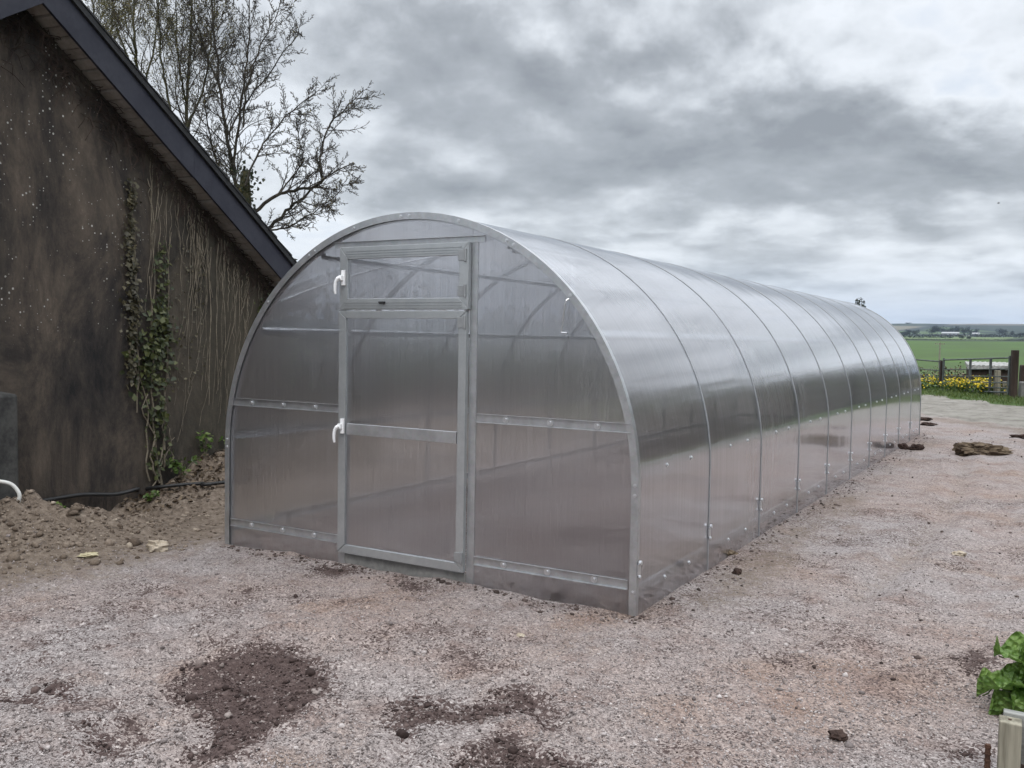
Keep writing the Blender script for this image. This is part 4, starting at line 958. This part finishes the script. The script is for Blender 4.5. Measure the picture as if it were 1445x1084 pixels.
# ------------------------------------------------------------------ raised bed and leafy plant, near right
def raised_bed():
    c = at(1426, 1016, 3.02); z1 = c[2]; root = empty('raised_bed', (c[0], c[1], gz(c[0], c[1])))
    fwd = np.array([.05, -1., 0]); fwd /= np.linalg.norm(fwd); rt = np.array([1., -.05, 0]); rt /= np.linalg.norm(rt); loc = np.array(root.location); P = c - loc
    up = np.array([0, 0, 1.])
    MB().obox(P + (0, 0, -.16), rt * .033, fwd * .033, up * .16).build('corner_post', M['wood_pale'], root, False, .004)
    MB().disc(P + (-.002, .002, .0005), (0, 0, 1), .006, .001, 8).build('nail', M['rust'], root)
    b1 = P + rt * .62 - fwd * .055 + up * -.115
    MB().obox(b1, rt * .64, fwd * .018, up * .125).build('board', M['wood_grey'], root, False, .004)
    # soil filling: uneven top
    g = 14; V = []; F = []
    for j in range(g):
        for i in range(g):
            q = P + rt * (.036 + 1.2 * i / (g - 1)) + fwd * (-.034 + 1.2 * j / (g - 1)) + up * (-.15 + .012 * RNG.normal()); V.append(q)
    for j in range(g - 1):
        for i in range(g - 1): k = j * g + i; F.append((k, k + 1, k + g + 1, k + g))
    MB().add(V, F).build('soil', M['clod'], root, True)
    tag(root, 'weathered timber raised bed corner at the picture edge below the leafy plant', 'raised bed')
    rd = P + loc - rt * .062 + fwd * .03
    mb = MB(); tp = [rd + up * (-.085 - .022 * k) for k in range(14)]; mb.tube([tp[0], tp[-1]], .0085, 10)
    for k in range(13): mb.tube([tp[k] + up * -.006, tp[k] + up * -.012], .0108, 10)
    tag(mb.build('iron_rod', M['rust'], None), 'rusty ribbed iron rod driven in beside the raised bed post', 'rod')
raised_bed()
def big_plant():
    c = at(1512, 975, 3.55); zb = c[2] - .06; root = empty('leafy_plant', (c[0], c[1], zb)); rg = np.random.default_rng(3)
    specs = [(178, .30, .24, 25), (150, .32, .26, 42), (205, .26, .22, 12), (120, .30, .24, 50), (230, .24, .22, 20), (90, .28, .22, 55), (30, .3, .24, 40), (-40, .3, .24, 35), (165, .24, .2, 60), (265, .26, .2, 30), (320, .28, .22, 30), (192, .20, .2, 48)]
    for az, L, W, el in specs:
        a = R_(az + rg.normal() * 6); el = R_(el); d = np.array([math.cos(a) , math.sin(a), 0]); s = np.array([-math.sin(a), math.cos(a), 0]); n, m = 17, 13; V = []; F = []
        ph = rg.random() * 6
        for i in range(n):
            t = i / (n - 1); r = L * t; drop = el - 1.1 * t ** 2
            base = d * (L * t * math.cos(el * .8)) + np.array([0, 0, L * (math.sin(el) * t * 1.25 - .55 * t * t)])
            wdt = W * .5 * (math.sin(math.pi * min(1, .12 + .88 * t) ** .8) ** .75 if t < .995 else .05) * (.25 + .75 * sstep(.0, .35, t))
            for j in range(m):
                q = (j / (m - 1)) * 2 - 1; edge = abs(q) ** 2
                fr = .02 * edge * math.sin(17 * t + ph + 3 * q) + .006 * math.sin(41 * t + 5 * q) + .012 * math.sin(24 * t + 9 * abs(q) + ph) * (.3 + edge) + .010 * math.cos(abs(q) * 7 - 16 * t)
                V.append(base + s * wdt * q * (1 + .06 * math.sin(22 * t + ph)) + np.array([0, 0, .05 * abs(q) + fr]))
        for i in range(n - 1):
            for j in range(m - 1): k = i * m + j; F.append((k, k + 1, k + m + 1, k + m))
        o = MB().add(V, F).build('leaf', M['lettuce'], root, True); sb = o.modifiers.new('s', 'SUBSURF'); sb.levels = sb.render_levels = 1
        mb = MB().tube([V[i * m + m // 2] for i in range(0, n - 1)], np.linspace(.007, .002, n - 1), 6); mb.build('midrib', M['weed'], o, True)
    root.scale = (1.15, 1.15, 1.15); tag(root, 'bright green leafy plant with crinkled broad leaves at the raised bed', 'plant')
big_plant()

# ------------------------------------------------------------------ hedges, trees, farm in the distance
def blob_leaves(c, rad, n, size):
    P = RNG.normal(size=(n, 3)); P /= np.linalg.norm(P, axis=1)[:, None]; P *= (RNG.random((n, 1)) ** .4) * np.array(rad); return P + c, RNG.uniform(size * .6, size * 1.4, n)
def hedge(name, A, B, h, w, label, size, per, mat='hedge', group=None, cat='hedge', trees=0):
    A = np.array(A, float); B = np.array(B, float); L = np.linalg.norm(B - A); n = int(L * per); root = empty(name, (A[0], A[1], gz(A[0], A[1]))); loc = np.array(root.location)
    t = RNG.random(n); q = A[None] * (1 - t[:, None]) + B[None] * t[:, None]; prof = .70 + .6 * vnoise(t * L / (h * 1.6), t * 0 + 3)
    z = np.abs(RNG.normal(size=n)) ** .7 * .5; z = np.clip(z, 0, 1) * h * prof; nn = np.array([-(B - A)[1], (B - A)[0]]) / L
    q = q + nn[None] * RNG.normal(size=(n, 1)) * w * .5; P = np.column_stack([q, height(q[:, 0], q[:, 1]) + z]) - loc
    leaves('foliage', P, RNG.uniform(size * .6, size * 1.4, n), M[mat], root)
    mb = MB()
    for k in range(max(3, int(L / max(h * 2, 1.5)))):
        tt = RNG.random(); c = A * (1 - tt) + B * tt; zz = gz(c[0], c[1]); mb.tube([np.array([c[0], c[1], zz - .1]) - loc, np.array([c[0] + .1 * h, c[1], zz + h * .6]) - loc], .02 * h, 5)
    mb.build('stem', M['bark'], root)
    return tag(root, label, cat, group)
hedge('hedge', (9.8, -7), (13.5, 75), 3.3, 2.0, 'dark hedge mirrored in the curved side of the greenhouse', .22, 330)
hedge('hedge', (-5.2, 4.6), (-7.5, 40), 1.55, 1.6, 'dark hedge dimly seen through the greenhouse wall, beyond the shed', .11, 900)
hedge('hedge', (-34, -19), (13, -15), 3.2, 1.8, 'unseen dark hedge added behind the viewer to darken the greenhouse front', .2, 260)  # hedge added out of view; its reflection darkens the front panels
hedge('shelter_belt', (8.2, 13), (8.6, 62), 5.0, 2.2, 'tall dark row of bushes mirrored in the rear panels of the greenhouse', .3, 300)
def far_tree(px, py_top, dist, wpx, label, group=None, mat='far_tree', name='far_tree', n=700, cap=False):
    c = at(px, 480, dist); x, y = c[0], c[1]; z = gz(x, y); top = at(px, py_top, dist)[2]; h = max(top - z, 1.2); w = wpx * dist / FPX
    root = empty(name, (x, y, z)); P = []; Sz = []
    for k in range(7):
        o = RNG.normal(size=3) * (w * .22, w * .2, h * .13) + (0, 0, h * .62); a, b_ = blob_leaves(o, (w * .27, w * .27, h * .27), n // 7, w * .06); P.append(a); Sz.append(b_)
    if cap: a, b_ = blob_leaves(np.array([0, 0, h * .72]), (w * .5, w * .5, h * .28), n, .13); P = [a]; Sz = [b_]
    P = np.concatenate(P); P[:, 2] = np.clip(P[:, 2], h * .08, h * 1.02)
    leaves('crown', P, np.concatenate(Sz), M[mat], root); MB().tube([(0, 0, -.5), (0, 0, h * .65)], [h * .035, h * .015], 6).build('trunk', M['bark'], root)
    return tag(root, label, 'tree', group)
G1 = 'far trees around the farm below the hills'
L1 = 'distant grey-green tree in the wood around the white farm sheds'
for px, top, w in [(1315, 461.5, 13), (1322, 459.5, 15), (1329, 461, 13), (1336, 462, 12), (1344, 460, 14), (1351, 460.5, 13), (1360, 462, 12), (1369, 461, 13), (1376, 463, 10)]:
    far_tree(px, top, 1180 + RNG.uniform(-40, 40), w, L1, G1)
L2 = 'distant tree in the low wood next to the greenhouse end'
for px, top, w in [(1276, 467, 12), (1284, 465.5, 12), (1292, 465.5, 11)]: far_tree(px, top, 1150, w, L2, 'far trees at the left of the farm')
L3 = 'distant tree standing over the hedges right of the farm sheds'
for px, top, w in [(1410, 463, 10), (1418, 465, 9), (1428, 466, 9), (1438, 470, 12), (1447, 470, 10)]: far_tree(px, top, 1120, w, L3, 'far trees right of the farm')
far_tree(1357, 473, 700, 10, 'dark round bush on the field hedge line, larger of two side by side', None, 'hedge', 'field_bush'); far_tree(1368, 474.5, 690, 9, 'dark round bush beside the larger one on the field hedge line', None, 'hedge', 'field_bush')
L4 = 'small dark bush spaced along the far edge of the green field'
for px, top, w in [(1384.5, 480, 5), (1409, 481, 5), (1424.5, 481, 5.5), (1443, 482, 5)]: far_tree(px, top, 640, w, L4, 'bushes along the field edge', 'hedge', 'field_bush', 120)
def far_hedge(pa, pb, dist, hpx, label, mat='hedge'):
    a = at(pa, 480, dist)[:2]; b = at(pb, 480, dist)[:2]; h = hpx * dist / FPX; return hedge('far_hedge', a, b, h, h * .8, label, h * .32, 26 / h, mat)
far_hedge(1240, 1470, 662, 2.0, 'thin dark hedge along the far edge of the green field')
far_hedge(1240, 1345, 820, 4.0, 'dark hedge behind the green field, below the wood next to the greenhouse end')
far_hedge(1375, 1480, 960, 5.0, 'brownish scrubby hedge in front of the hills at the picture edge', 'far_tree')
far_hedge(1250, 1400, 1050, 4.0, 'dark hedge in front of the white farm sheds', 'far_tree')
far_tree(1281, 455.6, 2450, 9, 'small copse on the hill skyline just right of the greenhouse', None, 'far_tree', 'copse')
far_tree(1211, 419.5, 75, 22, 'dark tree top just showing above the far end of the greenhouse roof', None, 'hedge', 'tree', 1500, True)
def farm(px, dist, wpx, hpx, ytop, label):
    c = at(px, ytop + hpx, dist); w = wpx * dist / FPX; h = hpx * dist / FPX; z = gz(c[0], c[1]); z = c[2]; root = empty('farm_shed', (c[0], c[1], z)); d = w * .5
    MB().box(-w / 2, w / 2, -d / 2, d / 2, -6, h * .55).build('wall', M['shed_wall'], root)
    MB().prism([(-w / 2 - .3, -d / 2 - .3, h * .55), (-w / 2 - .3, d / 2 + .3, h * .55), (-w / 2 - .3, 0, h)], (w + .6, 0, 0)).build('roof', M['shed_white'], root)
    for k in range(4): x = -w / 2 + w * (k + .5) / 4; MB().box(x - w * .05, x + w * .05, -d / 2 - .1, -d / 2 - .02, .2, h * .42).build('door', M['dark_metal'], root)
    return tag(root, label, 'farm shed')
farm(1341, 1080, 22, 4.6, 468.5, 'long white-roofed farm shed in front of the distant wood'); farm(1377, 1075, 9, 4, 469.5, 'short white farm shed right of the distant wood')
def pole():
    b = at(1325, 523, 262); z = gz(b[0], b[1]); t = at(1325, 483.5, 262)[2]; root = empty('utility_pole', (b[0], b[1], z)); h = t - z
    MB().tube([(0, 0, -.5), (0, 0, h)], [.24, .19], 8).build('pole', M['wood_pale'], root); MB().box(-1.3, 1.3, -.1, .1, h - .5, h - .3).build('crossarm', M['wood_pale'], root)
    for x in (-1.1, 0, 1.1): MB().tube([(x, 0, h - .3), (x, 0, h - .05)], .07, 6).build('insulator', M['slab'], root)
    tag(root, 'pale utility pole with crossarm standing in the green field behind the gates', 'utility pole')
pole()
def bird():
    c = at(1409, 287, 90); mb = MB().tube([(-.13, 0, 0), (-.05, 0, .02), (.05, 0, .02), (.13, 0, .03)], [.01, .04, .045, .015], 8)
    root = mb.build('bird', M['black'], None, True); root.location = tuple(c)
    for s in (1, -1): MB().add([(-.05, 0, .03), (.05, 0, .03), (.04, s * .16, .08), (-.015, s * .27, .04), (-.06, s * .13, .07)], [(0, 1, 2, 3, 4)]).build('wing', M['black'], root)
    tag(root, 'tiny dark bird flying in the cloudy sky above the greenhouse end', 'bird')
bird()

# ------------------------------------------------------------------ air
def haze():
    t = NT('haze'); v = t.n('VolumePrincipled', {'Color': (.56, .73, 1.0), 'Density': .9e-4, 'Anisotropy': .0}).outputs[0]
    t.t.links.new(v, t.out.inputs['Volume'])
    o = MB().box(-4700, 4700, -2700, 5000, -14, 140).build('haze', t.m); tag(o, 'pale air haze over the distant hills', 'haze', None, 'stuff')
haze()

# ------------------------------------------------------------------ sky and light
SUN_EL, SUN_AZ = R_(52), R_(150)              # azimuth clockwise from +Y
def world():
    w = bpy.data.worlds.new('World'); S.world = w; w.use_nodes = True; t = NT.__new__(NT); t.t = w.node_tree; t.t.nodes.clear(); t.m = None
    out = t.t.nodes.new('ShaderNodeOutputWorld'); bg = t.t.nodes.new('ShaderNodeBackground'); bg.inputs[1].default_value = .1; t.t.links.new(bg.outputs[0], out.inputs[0])
    sky = t.n('TexSky', sky_type='NISHITA'); sky.sun_disc = False; sky.sun_elevation = SUN_EL; sky.sun_rotation = SUN_AZ; sky.air_density = 1.2; sky.dust_density = 2.5
    d = t.n('TexCoord').outputs['Generated']; x = t.n('SeparateXYZ', {0: d}).outputs
    zc = t.math('MAXIMUM', x[2], 0.); den = t.math('ADD', zc, .085)
    pv = t.n('CombineXYZ', {0: t.math('DIVIDE', x[0], den), 1: t.math('DIVIDE', x[1], den), 2: 3.7}).outputs[0]
    n1 = t.noise(pv, .62, 6, .5, .2)
    az = t.math('ARCTAN2', x[0], x[1]); el = t.math('ARCSINE', x[2])
    # clouds flatten towards the horizon; each is lit from above and dark beneath
    elp = t.math('LOGARITHM', t.math('ADD', t.math('MAXIMUM', el, -.02), .06), math.e)
    def cl(sc, sy, off, det=7): return t.noise(t.n('CombineXYZ', {0: t.math('MULTIPLY', az, sc), 1: t.math('ADD', t.math('MULTIPLY', elp, sy), off), 2: 2.3}).outputs[0], 1., det, .53, .1)
    a1 = cl(5., 2.5, 0.); a2 = cl(5., 2.5, .28, 6); b1 = cl(12., 5.6, 5.); b2 = cl(12., 5.6, 5.26, 6)
    lit = t.math('ADD', t.math('MULTIPLY', t.math('SUBTRACT', a1, a2), 1.6), t.math('MULTIPLY', t.math('SUBTRACT', b1, b2), .72))
    wa = t.math('MULTIPLY', t.math('SUBTRACT', a1, .5), .45); we = t.math('MULTIPLY', t.math('SUBTRACT', b1, .5), .12)
    azw = t.math('ADD', az, wa); elw = t.math('ADD', el, we)
    tot = None
    def pix(px, py):
        q = sight(px, py); q = q / np.linalg.norm(q); return math.atan2(q[0], q[1]), math.asin(q[2])
    # (image place, half-widths in radians, darkness): the heavy cloud masses in this part of the sky
    for (px, py, sa, se, k) in [(760, 60, .20, .06, .9), (960, 170, .26, .055, 1.0), (1180, 225, .22, .045, .95), (650, 120, .12, .05, .6), (1330, 250, .12, .04, .75), (1420, 5, .09, .03, .6), (590, 215, .10, .035, .45),
                                (1000, 290, .22, .022, .40), (600, 270, .08, .025, .35), (1240, 330, .2, .02, .30), (850, 350, .16, .014, .25), (250, 60, .3, .1, -.1), (430, 90, .12, .06, .18),
                                (1250, 40, .16, .05, -.5), (1430, 130, .1, .05, -.5), (1120, 130, .06, .03, -.25), (480, 330, .12, .03, -.3), (700, 175, .06, .03, -.15), (1120, 262, .12, .012, -.25), (900, 318, .3, .012, -.35), (1000, 375, .35, .012, -.2)]:
        a0, e0 = pix(px, py); q = t.math('POWER', t.math('DIVIDE', t.math('SUBTRACT', azw, a0), sa), 2.); q2 = t.math('POWER', t.math('DIVIDE', t.math('SUBTRACT', elw, e0), se), 2.)
        g = t.math('MULTIPLY', t.math('EXPONENT', t.math('MULTIPLY', t.math('POWER', t.math('ADD', q, q2), 1.3), -.6)), k); tot = g if tot is None else t.math('ADD', tot, g)
    v = t.math('ADD', t.math('MULTIPLY', t.math('SUBTRACT', n1, .5), .35), t.math('MULTIPLY', t.math('SUBTRACT', a1, .5), .55))
    v = t.math('SUBTRACT', t.math('ADD', v, t.math('MULTIPLY', t.math('SUBTRACT', b1, .5), .25)), lit)
    v = t.math('ADD', t.math('ADD', v, .40), t.math('MULTIPLY', tot, .29))
    cc = t.ramp(v, [(.06, (7.4, 7.95, 8.7)), (.25, (8.5, 8.85, 9.3)), (.39, (7.5, 7.85, 8.25)), (.55, (5.8, 6.1, 6.45)), (.73, (4.15, 4.38, 4.65)), (1., (2.9, 3.07, 3.28))])
    # nodes clamp ramp colours only in the picker; brightness rises towards the zenith as under real overcast
    up = t.math('ADD', t.math('MULTIPLY', t.smooth(x[2], .28, .90), 2.2), 1.)
    cc = t.n('VectorMath', {0: cc, 3: up}, operation='SCALE').outputs[0]
    hz = t.smooth(el, .10, .0)
    cc = t.mix(t.math('MULTIPLY', hz, .6), cc, (5.2, 6.1, 7.3))
    col = t.mix(.90, sky.outputs[0], cc)
    t.t.links.new(col, bg.inputs[0])
world()
ld = bpy.data.lights.new('sun', 'SUN'); ld.energy = 1.0; ld.angle = R_(14); ld.color = (1, .965, .92); sun = bpy.data.objects.new('sun', ld); COL.objects.link(sun)
sd = Vector((math.sin(SUN_AZ) * math.cos(SUN_EL), math.cos(SUN_AZ) * math.cos(SUN_EL), math.sin(SUN_EL))); sun.rotation_euler = sd.to_track_quat('Z', 'Y').to_euler()

# ------------------------------------------------------------------ render settings
S.render.engine = 'CYCLES'; c = S.cycles
c.max_bounces = 14; c.diffuse_bounces = 3; c.glossy_bounces = 5; c.transmission_bounces = 14; c.transparent_max_bounces = 24; c.volume_bounces = 0
c.sample_clamp_indirect = 6; c.caustics_refractive = True; c.caustics_reflective = False; c.use_denoising = True
c.use_adaptive_sampling = True; c.adaptive_threshold = .01
vs = S.view_settings; vs.view_transform = 'Standard'; vs.look = 'None'; vs.exposure = .17; vs.gamma = 1; vs.use_curve_mapping = False
